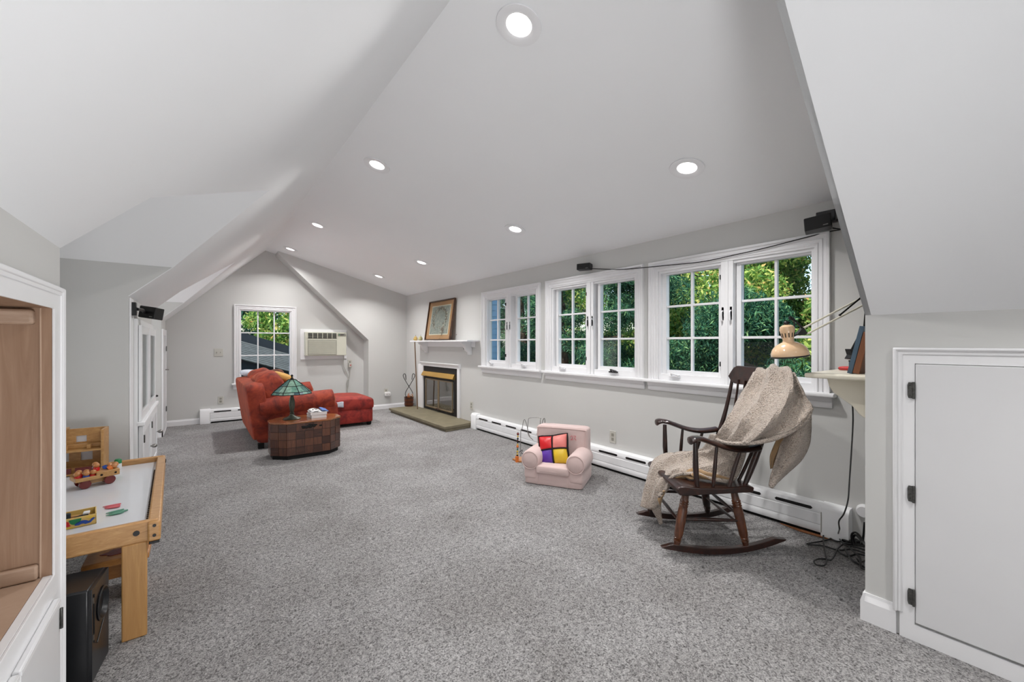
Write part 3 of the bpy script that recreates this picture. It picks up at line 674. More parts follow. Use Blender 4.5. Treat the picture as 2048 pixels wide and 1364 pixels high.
f1 = noise_node(ntt, v, 14, 5, .65, 1.5)
link(ntt, ramp(ntt, f1, [(.3, S((116, 124, 116))), (.5, S((148, 152, 146))), (.68, S((172, 166, 154)))]), bb.inputs['Base Color']); bb.inputs['Roughness'].default_value = .3; M['print'] = m
pp = pslab(.13, Wp-.12, .1, Hp-.1, .0115, .0125, 'print', 'print', pic, 0)
cw = Vector(((Wp)/2-.0, 0, 0)); b = MB(); b2 = MB(); b3 = MB()
random.seed(3)
for k in range(330):
    a = random.uniform(0, 2*math.pi); r_ = random.gauss(1, .09)
    cx_, cy_ = Wp/2+math.cos(a)*.21*r_, Hp/2+.02+math.sin(a)*.17*r_
    if a > 3.9 and a < 5.6 and random.random() < .75: cx_ = Wp*.66+random.gauss(0, .03); cy_ = Hp*.27+random.gauss(0, .05)
    o = bl+en*.0127+e1*cx_+e2*cy_; th = random.uniform(0, 3.1); l = random.uniform(.012, .035); wd = random.uniform(.003, .007)
    u_ = e1*math.cos(th)+e2*math.sin(th); w_ = e1*-math.sin(th)+e2*math.cos(th)
    q = random.choice((b, b, b2, b3)); q.add([o-u_*l, o+w_*wd, o+u_*l, o-w_*wd], [(0, 1, 2, 3)])
for q, nm, c in ((b, 'brown', (112, 78, 54)), (b2, 'dark', (66, 66, 50)), (b3, 'pale', (204, 200, 182))):
    if q.v: tag(q.build('printed_twigs', plain('print_'+nm, c, .4, var=.05), pic, smooth=False), kind='stuff')
pslab(.022, Wp-.022, .022, Hp-.022, .016, .0175, 'glazing', 'glass', pic, 0)
# pears and small ornament on the mantel
def pear(u, v, label, mat, tilt=0):
    q = onX(u, v, XW-.12); q.z = 1.2405; t = thing('decorative_pear', label, 'ornament', q, None)
    MB().lathe([(.001, 0), (.026, .004), (.038, .022), (.036, .042), (.022, .062), (.014, .075), (.001, .08)], q+Vector((tilt*.4, 0, .0)), (tilt, 0, 1), 18).build('fruit', mat, t)
    MB().tube([q+Vector((0, 0, .078)), q+Vector((.002, .0, .09)), q+Vector((.01, 0, .1))], .0025, 6).build('stem', 'darkmetal', t)
M['pear1'] = plain('pear_gold', (190, 160, 92), .4, var=.2, nscale=60); M['pear2'] = plain('pear_green', (168, 160, 112), .4, var=.4, nscale=60)
pear(831, 678, 'upright golden pear ornament at the left end of the mantel', 'pear1')
pear(841, 678, 'mottled green pear ornament between the golden pear and the picture', 'pear2')
q = Vector((XW-.13, yx(911, XW-.13), 1.2405)); t = thing('wire_ornament', 'small twisted wire ornament right of the picture on the mantel', 'ornament', q)
MB().tube(catmull([q+Vector((0, .04, .001)), q+Vector((0, .02, .03)), q+Vector((0, 0, .045)), q+Vector((0, -.015, .03)), q+Vector((0, 0, .02)), q+Vector((0, .012, .035)), q+Vector((0, -.03, .08))], 5), .002, 6).build('wire', 'steel', t)
MB().sup(q+Vector((0, -.03, .082)), (.006, .006, .006), 1, 1, nu=8, nv=10).build('bead', 'copper', t); MB().cyl(q, q+Vector((0, 0, .003)), .02).build('foot', 'steel', t)
q = Vector((XW-.17, 5.26, 1.19)); t = thing('mantel_hook', 'small black knob hook under the mantel by the right bracket', 'hook', q)
MB().cyl((XW, 5.26, 1.12), (XW-.03, 5.26, 1.12), .005).sup((XW-.035, 5.26, 1.12), (.014, .02, .016), .8, .8, nu=8, nv=10).build('knob', 'black', t)
# thin pole leaning in the corner
a = onX(829, 765, XW-.12); tag(MB().cyl((XW-.16, 6.60, .074), (XW-.21, 6.60, 1.217), .010, .010, 10).build('wooden_pole', plain('pole_tan', (132, 108, 88), .5), None), 'thin brown wooden pole standing between the mantel and the bucket', 'pole')
# bucket with tongs
q = onZ(818, 812, .072); q.z = .073; bq = q
t = thing('copper_bucket', 'dark copper banded bucket on the left end of the hearth', 'bucket', q)
MB().lathe([(.001, 0), (.075, 0), (.078, .01), (.08, .08), (.083, .16), (.086, .165), (.08, .165), (.076, .155), (.073, .02), (.001, .015)], q, (0, 0, 1), 28, cap=False).build('body', 'copper', t)
for zz in (.035, .11): MB().lathe([(.081, zz), (.084, zz), (.084, zz+.014), (.081, zz+.014)], q, (0, 0, 1), 28, cap=False).build('band', plain('copper_band', (120, 66, 40), .3, metal=.6), t)
t2 = thing('kindling', 'orange-brown pine cone and kindling sticking out of the copper bucket', 'kindling', q)
for k in range(9): MB().cyl(q+Vector((random.uniform(-.04, .04), random.uniform(-.04, .04), .1)), q+Vector((random.uniform(-.07, .1), random.uniform(-.08, .02), random.uniform(.18, .24))), .007, .004, 6).build('stick', 'orange' if k % 3 == 0 else 'bead_tan', t2)
t3 = thing('fire_tongs', 'black iron fire tongs crossed in the copper bucket', 'tongs', q)
for s_ in (-1, 1):
    w1 = RV*s_; P = [q+Vector((0, 0, .15))+w1*(-.05), q+Vector((0, 0, .24))+w1*(-.065), q+Vector((0, 0, .40))+w1*.03, q+Vector((0, 0, .53))+w1*.10, q+Vector((0, 0, .575))+w1*.085, q+Vector((0, 0, .56))+w1*.06, q+Vector((0, 0, .47))+w1*.05]
    MB().tube(catmull([p_+FV*(.01*s_) for p_ in P], 5), .0055, 8).build('arm', 'darkmetal', t3)
MB().cyl(q+Vector((0, 0, .36))-FV*.015, q+Vector((0, 0, .36))+FV*.015, .008).build('pivot', 'darkmetal', t3)

# ======================= AIR CONDITIONER =======================
ax0, ax1 = xy(611, YF-.12), xy(693, YF-.12); az0, az1 = zy(650, 711.5, YF-.12), zy(650, 664.5, YF-.12)
ac = thing('air_conditioner', 'cream through-wall air conditioner right of the gable window', 'air conditioner', ((ax0+ax1)/2, YF, az0))
b = MB(); b.slab((0, YF-.02, 0), (1, 0, 0), (0, 0, 1), rect(ax0-.06, ax1+.03, az0-.06, az1+.05), [rect(ax0, ax1-.01, az0, az1)], (0, .02, 0)); b.build('mounting_frame', 'trim', ac, bevel=.003)
MB().bx(ax0, ax1, YF-.12, YF+.05, az0, az1).build('body', 'ac', ac, bevel=.008)
w_ = ax1-ax0; hh = az1-az0; yf = YF-.122
MB().bx(ax0+.05*w_, ax0+.75*w_, yf-.004, yf+.002, az0+.04*hh, az0+.68*hh).build('intake_panel', 'acgrille', ac, bevel=.002)
for k in range(14):
    z = az0+hh*(.07+.042*k); MB().bx(ax0+.07*w_, ax0+.73*w_, yf-.007, yf-.003, z, z+.007).build('louver', 'ac', ac)
MB().bx(ax0+.05*w_, ax0+.75*w_, yf-.003, yf+.002, az0+.74*hh, az0+.96*hh).build('vent_opening', 'black', ac)
for k in range(7):
    x = ax0+w_*(.05+.7*k/6); MB().bx(x-.004, x+.004, yf-.01, yf, az0+.74*hh, az0+.96*hh).build('vane', 'ac', ac)
for k in range(3):
    z = az0+hh*(.79+.06*k); MB().bx(ax0+.05*w_, ax0+.75*w_, yf-.005, yf-.002, z, z+.004).build('vane', 'ac', ac)
MB().bx(ax0+.78*w_, ax0+.98*w_, yf-.004, yf+.002, az0+.84*hh, az0+.96*hh).build('control_panel', 'plate2', ac, bevel=.001)
for k, mt in enumerate(('green', 'black', 'black', 'steel')):
    MB().bx(ax0+w_*(.80+.045*k), ax0+w_*(.825+.045*k), yf-.008, yf-.003, az0+.87*hh, az0+.93*hh).build('button', mt, ac)
# plug box and grey cord
pz = zy(699, 726, YF); px_ = xy(699.5, YF)
ob = plate('wall_outlet', 'tall outlet with a plugged-in shutoff box below the air conditioner', XFF, px_, zy(699, 726, YF), .07, .12)
c0 = Vector((ax1-.03, YF-.05, az0)); cc = thing('power_cord', 'grey air conditioner cord hanging in a loop down to the ottoman', 'cord', c0)
lo = zy(694, 792, YF-.03); xm = xy(693, YF-.03)
MB().tube(catmull([c0, (c0.x+.01, YF-.03, az0-.2), (xm+.04, YF-.02, az0-.42), (xm+.01, YF-.02, lo+.08), (xm-.03, YF-.03, lo), (xm-.01, YF-.03, lo-.04), (xm+.02, YF-.03, lo+.02), (xm+.01, YF-.025, lo+.25), (px_-.01, YF-.03, pz-.25), (px_, YF-.03, pz-.06)], 6), .007, 8).build('cable', 'cord_grey', cc)
MB().bx(px_-.028, px_+.028, YF-.045, YF-.006, pz-.075, pz+.0).build('shutoff_box', 'plate', cc, bevel=.004)
MB().bx(px_-.01, px_+.01, YF-.05, YF-.044, pz-.045, pz-.03).build('reset_button', 'red', cc)

# ======================= RUST ARMCHAIR AND OTTOMAN =======================
sx0, sx1, sy0, sy1 = .52, 1.40, 5.42, 6.93
sf = thing('armchair', 'wide rust velvet armchair facing the fireplace', 'armchair', ((sx0+sx1)/2, (sy0+sy1)/2, 0))
def wob(a=.012, s=5): return lambda p: p+p.normalized()*noise.noise(p*s)*a
MB().sup(((sx0+sx1)/2+.02, (sy0+sy1)/2, .20), ((sx1-sx0)/2-.02, (sy1-sy0)/2-.04, .15), .15, .15).build('base', 'velvet', sf)
for yc in (sy0+.12, sy1-.12):
    b = MB(); b.sup(((sx0+sx1)/2+.01, yc, .27), ((sx1-sx0)/2, .10, .21), .2, .2)
    b.build('arm_panel', 'velvet', sf)
    b = MB(); L = (sx1-sx0)/2; nn = 20; prof = []
    for i in range(nn+1):
        t_ = -1+2*i/nn; e_ = max(0, 1-abs(t_)**8)**.5; prof.append((max(.002, .125*(.9+.1*e_)*min(1, e_*1.5+.02)), t_*L))
    ff = MB(); ff.lathe(prof, ((sx0+sx1)/2, yc-.01, .475), (1, 0, .06), 24)
    ff.build('arm_roll', 'velvet', sf)
# back leaning away from the seat
b = MB(); mback = Euler((0, R(-8), 0)).to_matrix()
b.sup((sx0+.035, (sy0+sy1)/2, .42), (.10, (sy1-sy0)/2-.01, .33), .22, .16, mback, nu=18, nv=36); b.build('back', 'velvet', sf)
for i, yc in enumerate((sy0+.42, sy1-.46)):
    b = MB(); b.sup((sx0+.19, yc, .635), (.15, .35, .23), .65, .45, Euler((0, R(-22), 0)).to_matrix(), nu=20, nv=36, fn=wob(.035, 6)); b.build('back_cushion', 'velvet', sf)
b = MB(); b.sup((sx0+.52, (sy0+sy1)/2, .40), (.36, (sy1-sy0)/2-.22, .085), .45, .25, nu=16, nv=40, fn=wob(.01)); b.build('seat_cushion', 'velvet', sf)
for x in (sx0+.06, sx1-.08):
    for y in (sy0+.07, sy1-.07): MB().bx(x-.03, x+.03, y-.03, y+.03, 0, .06).build('foot', 'void', sf, bevel=.004)
ot = thing('ottoman', 'rust-red velvet ottoman beyond the front of the armchair', 'ottoman', (1.73, 6.47, 0))
MB().sup((1.735, 6.45, .15), (.34, .35, .105), .12, .14, nu=14, nv=40).build('base', 'velvet_red', ot)
MB().sup((1.735, 6.45, .31), (.355, .365, .095), .42, .16, nu=18, nv=48, fn=lambda p: p+Vector((0, 0, .03*(1-(p.x/.36)**2)*(1 if p.z > 0 else 0)))+p.normalized()*noise.noise(p*7)*.008).build('cushion', 'velvet_red', ot)
for x in (1.45, 2.02):
    for y in (6.15, 6.75): MB().lathe([(.001, 0), (.025, 0), (.035, .02), (.034, .05), (.001, .05)], (x, y, 0), (0, 0, 1), 14).build('foot', 'void', ot)
# throw pillow, patterned cushion, folded blanket and cloth on them
def soft(name, label, cat, c, a, rot, mat, e1=.7, e2=.5, wa=.015, group=None):
    o = MB().sup(c, a, e1, e2, rot, nu=18, nv=32, fn=wob(wa, 8)).build(name, mat); return tag(o, label, cat, group)
soft('folded_throw', 'pale blue-grey throw lying on top of the armchair back', 'throw', pD(518, 748, 5.75), (.22, .19, .05), Euler((0, R(8), 0)).to_matrix(), 'towel', .7, .6)
M['patt'] = plain('patterned_fabric', (96, 54, 34), .85, var=.75, nscale=26); M['goldfab'] = plain('gold_fabric', (196, 152, 84), .85, var=.1)
soft('patterned_cushion', 'dark brown patterned cushion leaning in the armchair behind the lamp', 'cushion', pD(566, 772, 5.7), (.09, .22, .19), Euler((0, R(-24), R(6))).to_matrix(), 'patt', .6, .6, .01)
soft('cushion', 'dark brown ruffled cushion on the armchair back, left of the gold one', 'cushion', pD(550, 750, 5.75), (.10, .13, .07), Euler((0, R(-30), R(20))).to_matrix(), 'patt', .8, .8, .03)
soft('cushion', 'gold cushion on top of the armchair cushions', 'cushion', pD(566, 754, 5.6), (.13, .15, .055), Euler((0, R(22), 0)).to_matrix(), 'goldfab', .7, .6, .01)
q = pD(690, 800, 6.02); c = []
rows = [[Vector((q.x-.10+.19*i/8, q.y+.12-.02*(j if j < 6 else 6)*1.0-.02, q.z+.012+.004*math.sin(i*1.3+j)-(0 if j < 7 else (j-6)*.028))) for i in range(9)] for j in range(10)]
rows = [[Vector((1.43+.21*i/8, 6.13-.033*0+(.16-.03*j if j < 6 else -.055+.0*j), .418+.004*math.sin(i*1.3+j*.8)-(0 if j < 4 else (.012 if j == 4 else .03 if j == 5 else .03+.022*(j-5))))) for i in range(9)] for j in range(10)]
tag(MB().sheet(rows).build('folded_cloth', 'towel', None, solid=.008), 'folded white cloth hanging over the near edge of the ottoman', 'cloth')

# ======================= DRUM TABLE, LAMP, BOOKS =======================
tb = thing('drum_table', 'eight-sided dark parquet wood end table with a lamp on it', 'table', (.95, 4.97, 0))
oct_ = [(.73, 4.765), (1.15, 4.765), (1.28, 4.885), (1.28, 5.06), (1.15, 5.18), (.73, 5.18), (.60, 5.06), (.60, 4.885)]
cen = Vector((.94, 4.972))
scl = lambda s_: [((x-cen.x)*s_+cen.x, (y-cen.y)*s_+cen.y) for x, y in oct_]
MB().prism([(x, y, 0) for x, y in scl(.94)], (0, 0, .045)).build('plinth', 'void', tb)
MB().prism([(x, y, .04) for x, y in scl(.985)], (0, 0, .325)).build('carcass', wood('table_core', (34, 16, 10), (60, 30, 18)), tb)
MB().prism([(x, y, .364) for x, y in scl(1.02)], (0, 0, .018)).build('table_top', wood('table_top_wood', (120, 66, 34), (176, 112, 62), (6, 22, 22), .22, .6), tb, bevel=.003)
pw = [wood('parquet_%d' % i, a_, b_, sc_, .3, .3) for i, (a_, b_, sc_) in enumerate([((58, 30, 20), (108, 64, 44), (45, 45, 3)), ((44, 22, 15), (88, 50, 34), (3, 3, 45)), ((74, 40, 26), (124, 78, 54), (45, 45, 3))])]
random.seed(5)
for i in range(8):
    a_, c_ = Vector(oct_[i]), Vector(oct_[(i+1) % 8]); L = (c_-a_).length; d_ = (c_-a_)/L; nrm = Vector((d_.y, -d_.x)); n_ = max(1, round(L/.085)); 
    for k in range(n_):
        for r_ in range(4):
            g = .0022; s0_, s1_ = L*k/n_+g, L*(k+1)/n_-g; z0_, z1_ = .042+.0805*r_+g, .042+.0805*(r_+1)-g; pr = random.uniform(.0, .004)
            A_ = a_+d_*s0_-nrm*.006; b = MB(); b.prism([(A_.x, A_.y, z0_), (A_.x+d_.x*(s1_-s0_), A_.y+d_.y*(s1_-s0_), z0_), (A_.x+d_.x*(s1_-s0_), A_.y+d_.y*(s1_-s0_), z1_), (A_.x, A_.y, z1_)], (nrm.x*(.005+pr), nrm.y*(.005+pr), 0))
            b.build('parquet_block', pw[(k+r_+i) % 2 if random.random() < .8 else 2], tb)
b = MB()
for k in range(26): b.sup((.94+random.gauss(0, .045), 4.762, .325+random.gauss(0, .008)), (.016, .006, .009), 1, 1, nu=6, nv=8)
b.build('escutcheon', 'darkmetal', tb)
# lamp
lq = Vector((.815, 4.995, .382)); lp = thing('stained_glass_lamp', 'stained glass table lamp with green panels and bronze stem on the drum table', 'lamp', lq)
MB().lathe([(.001, 0), (.085, 0), (.088, .006), (.075, .016), (.045, .026), (.026, .04), (.02, .055), (.024, .065), (.016, .075), (.022, .10), (.030, .15), (.026, .20), (.014, .25), (.012, .27), (.022, .28), (.014, .29), (.008, .30), (.008, .43), (.001, .43)], lq, (0, 0, 1), 24).build('stem', 'bronze', lp)
MB().lathe([(.001, .425), (.012, .428), (.018, .436), (.008, .444), (.006, .452), (.013, .462), (.009, .474), (.001, .48)], lq, (0, 0, 1), 18).build('finial', 'darkmetal', lp)
gc = [plain('art_glass_%d' % i, c_, .2, var=.35, nscale=40, coat=.4) for i, c_ in enumerate([(96, 140, 124), (62, 104, 98), (122, 156, 138), (142, 170, 160), (70, 96, 104)])]
NS = 8; ring = [(.035, .425), (.115, .36), (.185, .30), (.205, .275)]
for k in range(NS):
    a0_, a1_ = 2*math.pi*k/NS+.2, 2*math.pi*(k+1)/NS+.2
    for j in range(3):
        for h_ in range(1 if j == 0 else 2 if j == 1 else 3):
            nh = (1, 2, 3)[j]; t0, t1 = h_/nh, (h_+1)/nh
            P = lambda r_, t_: lq+Vector(((math.cos(a0_)*(1-t_)+math.cos(a1_)*t_)*r_[0], (math.sin(a0_)*(1-t_)+math.sin(a1_)*t_)*r_[0], r_[1]))
            MB().prism([P(ring[j], t0), P(ring[j], t1), P(ring[j+1], t1), P(ring[j+1], t0)], (0, 0, -.003)).build('glass_panel', gc[(k*2+j+h_) % 5 if j == 2 else (k+h_) % 3], lp, smooth=False)
b = MB()
for k in range(NS):
    a0_ = 2*math.pi*k/NS+.2; b.tube([lq+Vector((math.cos(a0_)*r_, math.sin(a0_)*r_, z)) for r_, z in ring], .004, 6)
for r_, z in ring: b.tube([lq+Vector((math.cos(2*math.pi*k/NS+.2)*r_, math.sin(2*math.pi*k/NS+.2)*r_, z)) for k in range(NS)], .0038, 6, closed=True)
b.build('lead_came', 'darkmetal', lp)
# books
def book(name, label, c, size, rotz, cover, pages='paper', group=None):
    t = thing(name, label, 'book', c, group); rm = Euler((0, 0, rotz)).to_matrix(); c = Vector(c); w_, d_, h_ = size
    MB().box(c+Vector((0, 0, h_/2)), (w_-.006, d_-.006, h_-.004), rm).build('pages', pages, t)
    for z in (.001, h_-.001): MB().box(c+Vector((0, 0, z)), (w_, d_, .002), rm).build('cover', cover, t)
    return t
bz = .3825
book('book', 'thick white-paged book at the bottom of the stack on the drum table', (1.06, 4.99, bz), (.16, .20, .035), .05, 'paper')
book('book', 'white book in the middle of the stack on the drum table', (1.065, 4.985, bz+.036), (.17, .2, .026), -.04, 'paper')
t = thing('magazine', 'curled white and blue magazine on top of the books', 'magazine', (1.08, 4.98, bz+.063))
MB().sheet([[Vector((.99+.17*i/10, 4.90+.17*j/5, bz+.064+.010*math.sin(i*.6)+.002*j)) for i in range(11)] for j in range(6)]).build('pages', 'paper', t, solid=.003)
MB().sheet([[Vector((1.10+.065*i/5, 4.896+.18*j/5, bz+.070+.008*math.sin(i*.7+1)+.002*j)) for i in range(6)] for j in range(6)]).build('cover', 'coverblue', t, solid=.003)
q = Vector((1.05, 4.96, bz+.083)); t = thing('eyeglasses', 'dark folded eyeglasses on the magazine', 'glasses', q)
for s_ in (-.02, .02): MB().tube([q+Vector((s_+.014*math.cos(a_), .0, .01*math.sin(a_))) for a_ in [2*math.pi*i/14 for i in range(14)]], .002, 6, closed=True).build('rim', 'black', t)
MB().tube([q+Vector((-.034, 0, .004)), q+Vector((-.03, .05, 0)), q+Vector((.03, .06, 0))], .002, 6).tube([q+Vector((-.006, 0, 0)), q+Vector((.006, 0, 0))], .002, 6).build('temple', 'black', t)
# ======================= PINK CHILD ARMCHAIR =======================
pA, pB = Vector((2.234, 2.77, 0)), Vector((2.488, 2.336, 0))
xd = (pB-pA).normalized(); yd = Vector((-xd.y, xd.x, 0)); 
if yd.x < 0: yd = -yd                      # yd points to the back of the chair
pc = (pA+pB)/2; HWd = (pB-pA).length/2
pk = thing('toddler_armchair', 'small pale pink canvas armchair by the long heater', 'armchair', pc)
XP = Matrix(((xd.x, yd.x, 0, pc.x), (xd.y, yd.y, 0, pc.y), (0, 0, 1, 0), (0, 0, 0, 1)))
rp = XP.to_3x3()
def sp(b, c, a, e1, e2, fn=None, rot=None, **k): return b.sup(XP @ Vector(c), a, e1, e2, rp @ rot if rot is not None else rp, fn=fn, **k)
wr = lambda p: p+p.normalized()*noise.noise(p*14)*.006
b = MB(); sp(b, (0, .20, .075), (HWd, .20, .075), .12, .12, nu=14, nv=40); b.build('base', 'pink', pk)
b = MB(); sp(b, (0, .17, .135), (HWd-.10, .19, .04), .3, .2, fn=wr, nu=14, nv=40); b.build('seat', 'pink', pk)
b = MB(); sp(b, (.0, .345, .235), (HWd-.015, .085, .215), .14, .22, fn=wr, nu=22, nv=48, rot=Euler((R(-3), 0, 0)).to_matrix()); b.build('backrest', 'pink', pk)
for s_ in (-1, 1):
    b = MB(); prof = [(.001, -.015), (.06, -.013), (.076, .0), (.084, .02), (.084, .3), (.074, .33), (.001, .335)]
    b.lathe(prof, XP @ Vector((s_*(HWd-.055), -.0, .205)), yd, 28); b.build('arm', 'pink', pk)
    b = MB(); sp(b, (s_*(HWd-.055), .17, .13), (.058, .175, .09), .2, .2); b.build('arm_panel', 'pink', pk)
    c = XP @ Vector((s_*(HWd-.055), -.012, .205)); MB().tube([c+xd*.073*math.cos(a_)+Vector((0, 0, .073*math.sin(a_))) for a_ in [2*math.pi*i/32 for i in range(32)]], .0035, 6, closed=True).build('piping', 'pink', pk)
zt = .436
MB().tube([XP @ Vector(p) for p in catmull([(-HWd+.03, .262, .3), (-HWd+.03, .266, zt-.02), (-HWd+.06, .27, zt-.002), (HWd-.06, .27, zt-.002), (HWd-.03, .266, zt-.02), (HWd-.03, .262, .26)], 5)], .0035, 6).build('piping', 'pink', pk)
MB().tube([XP @ Vector(p) for p in [(-HWd+.12, -.012, .13), (0, -.02, .128), (HWd-.12, -.012, .13)]], .003, 6).build('piping', 'pink', pk)
for s_ in (-1, 1): MB().tube([XP @ Vector((s_*(HWd-.125), -.002, z)) for z in (.005, .07, .14)], .0022, 6).build('seam', 'pink', pk)
# embroidered initials on the back (partly hidden by the cushion)
b = MB()
for k, (x0_, pts) in enumerate([(.085, [(0, .02), (.012, .03), (.02, .015), (.004, 0), (.024, .004)]), (.115, [(0, .028), (.016, .03), (.008, .012), (.02, .0)])]):
    b.tube([XP @ Vector(p) for p in catmull([(x0_+a_*1.2, .2575, .345+c_*1.2) for a_, c_ in pts], 4)], .0022, 6)
b.build('embroidery', 'magpink', pk)
# four-colour cushion
cpos = XP @ Vector((-.035, .155, .268)); rc = rp @ Euler((R(-26), R(-10), R(5))).to_matrix()
cu = thing('four_patch_cushion', 'small cushion of red, coral, purple and gold squares edged in black on the pink armchair', 'cushion', cpos)
n_ = 14
def pil(x, z): # half thickness of the cushion at normalised x,z
    return .048*max(0, (1-x*x))**.45*max(0, (1-z*z))**.45
for i, j, mt in ((-1, 1, 'sat_red'), (1, 1, 'sat_pink'), (-1, -1, 'sat_purple'), (1, -1, 'sat_gold')):
    for side in (-1,):
        rows = []
        for a_ in range(n_+1):
            r_ = []
            for c_ in range(n_+1):
                x = i*(.04+.94*a_/n_); z = j*(.04+.94*c_/n_); puff = .012*math.sin(math.pi*a_/n_)*math.sin(math.pi*c_/n_)
                pin = 1-.10*(1-abs(x))*abs(z)**3-.0; pin2 = 1-.10*(1-abs(z))*abs(x)**3
                r_.append(cpos+rc @ Vector((x*.130*pin2, -(pil(x, z)+puff), z*.130*pin)))
            rows.append(r_)
        MB().sheet(rows).build('patch', mt, cu, solid=.004)
b = MB(); b.sup(cpos, (.118, .016, .118), .6, .5, rc, nu=14, nv=28); b.build('back_panel', 'fur_black', cu)
P = []
for k in range(48):
    a_ = 2*math.pi*k/48; cx_, sy_ = math.cos(a_), math.sin(a_); m_ = max(abs(cx_), abs(sy_)); x, z = cx_/m_, sy_/m_
    rr = .131*(1-.10*(1-abs(x)*abs(z))*.6); P.append(cpos+rc @ Vector((x*rr, random.uniform(-.003, .003), z*rr)))
b = MB(); b.tube(P, .0085, 8, closed=True)
b.tube([cpos+rc @ Vector((0, -(pil(0, z)+.003), z*.127)) for z in np.linspace(-.98, .98, 14)], .006, 8)
b.tube([cpos+rc @ Vector((x*.127, -(pil(x, 0)+.003), 0)) for x in np.linspace(-.98, .98, 14)], .006, 8); b.build('chenille_trim', 'fur_black', cu)

# ======================= BEAD MAZE =======================
dq = 3.75; q0 = onZ(1040, 924, 0); dq = (q0.dot(FV))
bm_ = thing('bead_maze', 'wooden bead toy with looping wires beside the pink armchair', 'toy', q0)
MB().bx(q0.x-.02, q0.x+.34, q0.y-.02, q0.y+.10, .0, .018).build('base_board', 'bead_tan', bm_, bevel=.004)
pp = lambda u, v, d=None: pD(u, v, d or dq)
MB().cyl(pp(1034, 924), pp(1034, 912), .018, n=16).build('foot_block', 'orange', bm_, bevel=.002)
MB().tube([pp(1034, 915), pp(1036, 864)], .003, 6).build('rod', 'darkmetal', bm_)
for v, mt, r_ in ((868, 'darkred', .013), (873, 'yellow', .009), (877.5, 'void', .010), (881, 'darkred', .007), (885, 'void', .007), (889, 'yellow', .009), (893, 'orange', .013), (899, 'green', .008), (903, 'yellow', .010), (908, 'yellow', .009), (911, 'void', .010)):
    MB().sup(pp(1036-(v-864)*.03, v), (r_, r_, r_), 1, 1, nu=8, nv=12).build('bead', mt, bm_)
for pts in ([(1041, 912), (1041.5, 864), (1044, 858), (1047, 842), (1050, 840), (1054, 852), (1056, 864), (1060, 873)],
            [(1066, 880), (1056, 868), (1056.5, 842), (1060, 836), (1080, 835.5), (1080.5, 842), (1080, 870)],
            [(1083, 880), (1084, 850), (1087, 838), (1089.5, 839), (1090, 860), (1090, 880)]):
    d2 = dq+.08; e_ = [pD(u, v, d2) for u, v in pts]; e_ = [Vector((p.x, p.y, max(p.z, .01))) for p in e_]
    MB().tube(catmull(e_, 5), .0032, 6).build('wire', 'steel', bm_)
MB().tube(catmull([pp(1038, 905), pp(1045, 900), pp(1043, 908), pp(1052, 904), pp(1047, 912)], 4), .003, 6).build('wire', 'darkmetal', bm_)

# ======================= ROCKING CHAIR =======================
def PC(x, d, z): return RV*x+FV*d+Vector((0, 0, z))       # sideways, away, up
DN, DF = 2.33, 2.80
rk = thing('rocking_chair', 'dark walnut rocking chair facing left, draped with a beige blanket', 'rocking chair', PC(1.18, 2.56, 0))
for d, nm in ((DN+.01, 0), (DF, 0)):
    n_ = 22; top = []; bot = []
    for i in range(n_+1):
        t_ = i/n_; x = .84+.70*t_; c = 1.16; z = .012+.36*(x-c)**2*(1.0 if x < c else 1.55); z = max(z, .0)
        e_ = min(t_, 1-t_); h_ = .036*min(1, .15+e_*9); top.append(PC(x, d-.014, z+h_)); bot.append(PC(x, d-.014, z))
    MB().prism(bot+top[::-1], FV*.03).build('rocker', 'chairwood', rk, bevel=.004)
legp = [(.014, 0), (.016, .02), (.021, .10), (.024, .115), (.020, .125), (.025, .14), (.020, .15), (.026, .165), (.022, .175), (.027, .22), (.030, .45), (.030, .62), (.026, .68), (.030, .70), (.025, .72), (.030, .74), (.025, .76), (.029, .78), (.024, .80), (.022, .9), (.020, 1.0)]
for (x0_, x1_, d0_, d1_) in ((.925, 1.00, DN+.01, DN+.045), (1.322, 1.265, DN+.01, DN+.045), (.925, 1.0, DF, DF-.035), (1.322, 1.265, DF, DF-.035)):
    za = .045; a_ = PC(x0_, d0_, za); c_ = PC(x1_, d1_, .372); L = (c_-a_).length
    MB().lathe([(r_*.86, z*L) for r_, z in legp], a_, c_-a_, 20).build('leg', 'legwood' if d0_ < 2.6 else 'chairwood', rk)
st = lambda a_, c_, r_=.009: MB().tube([a_, (a_+c_)/2, c_], [r_*.8, r_*1.25, r_*.8], 10).build('stretcher', 'chairwood', rk)
st(PC(.945, DN+.02, .205), PC(1.305, DN+.02, .195)); st(PC(.945, DF-.01, .205), PC(1.305, DF-.01, .195))
st(PC(.965, DN+.03, .17), PC(.965, DF-.02, .20)); st(PC(1.29, DN+.03, .22), PC(1.29, DF-.02, .235)); st(PC(1.295, DN+.03, .17), PC(1.295, DF-.02, .17), .007)
# seat: rolled front, raised back
pr = [(.925, .368), (.935, .350), (.97, .347), (1.30, .365), (1.345, .366), (1.35, .395), (1.31, .405), (1.2, .392), (1.05, .392), (.96, .402), (.93, .395), (.918, .382)]
MB().prism([PC(x, DN-.02, z) for x, z in pr], FV*(DF-DN+.04)).build('seat', 'chairwood', rk, bevel=.006)
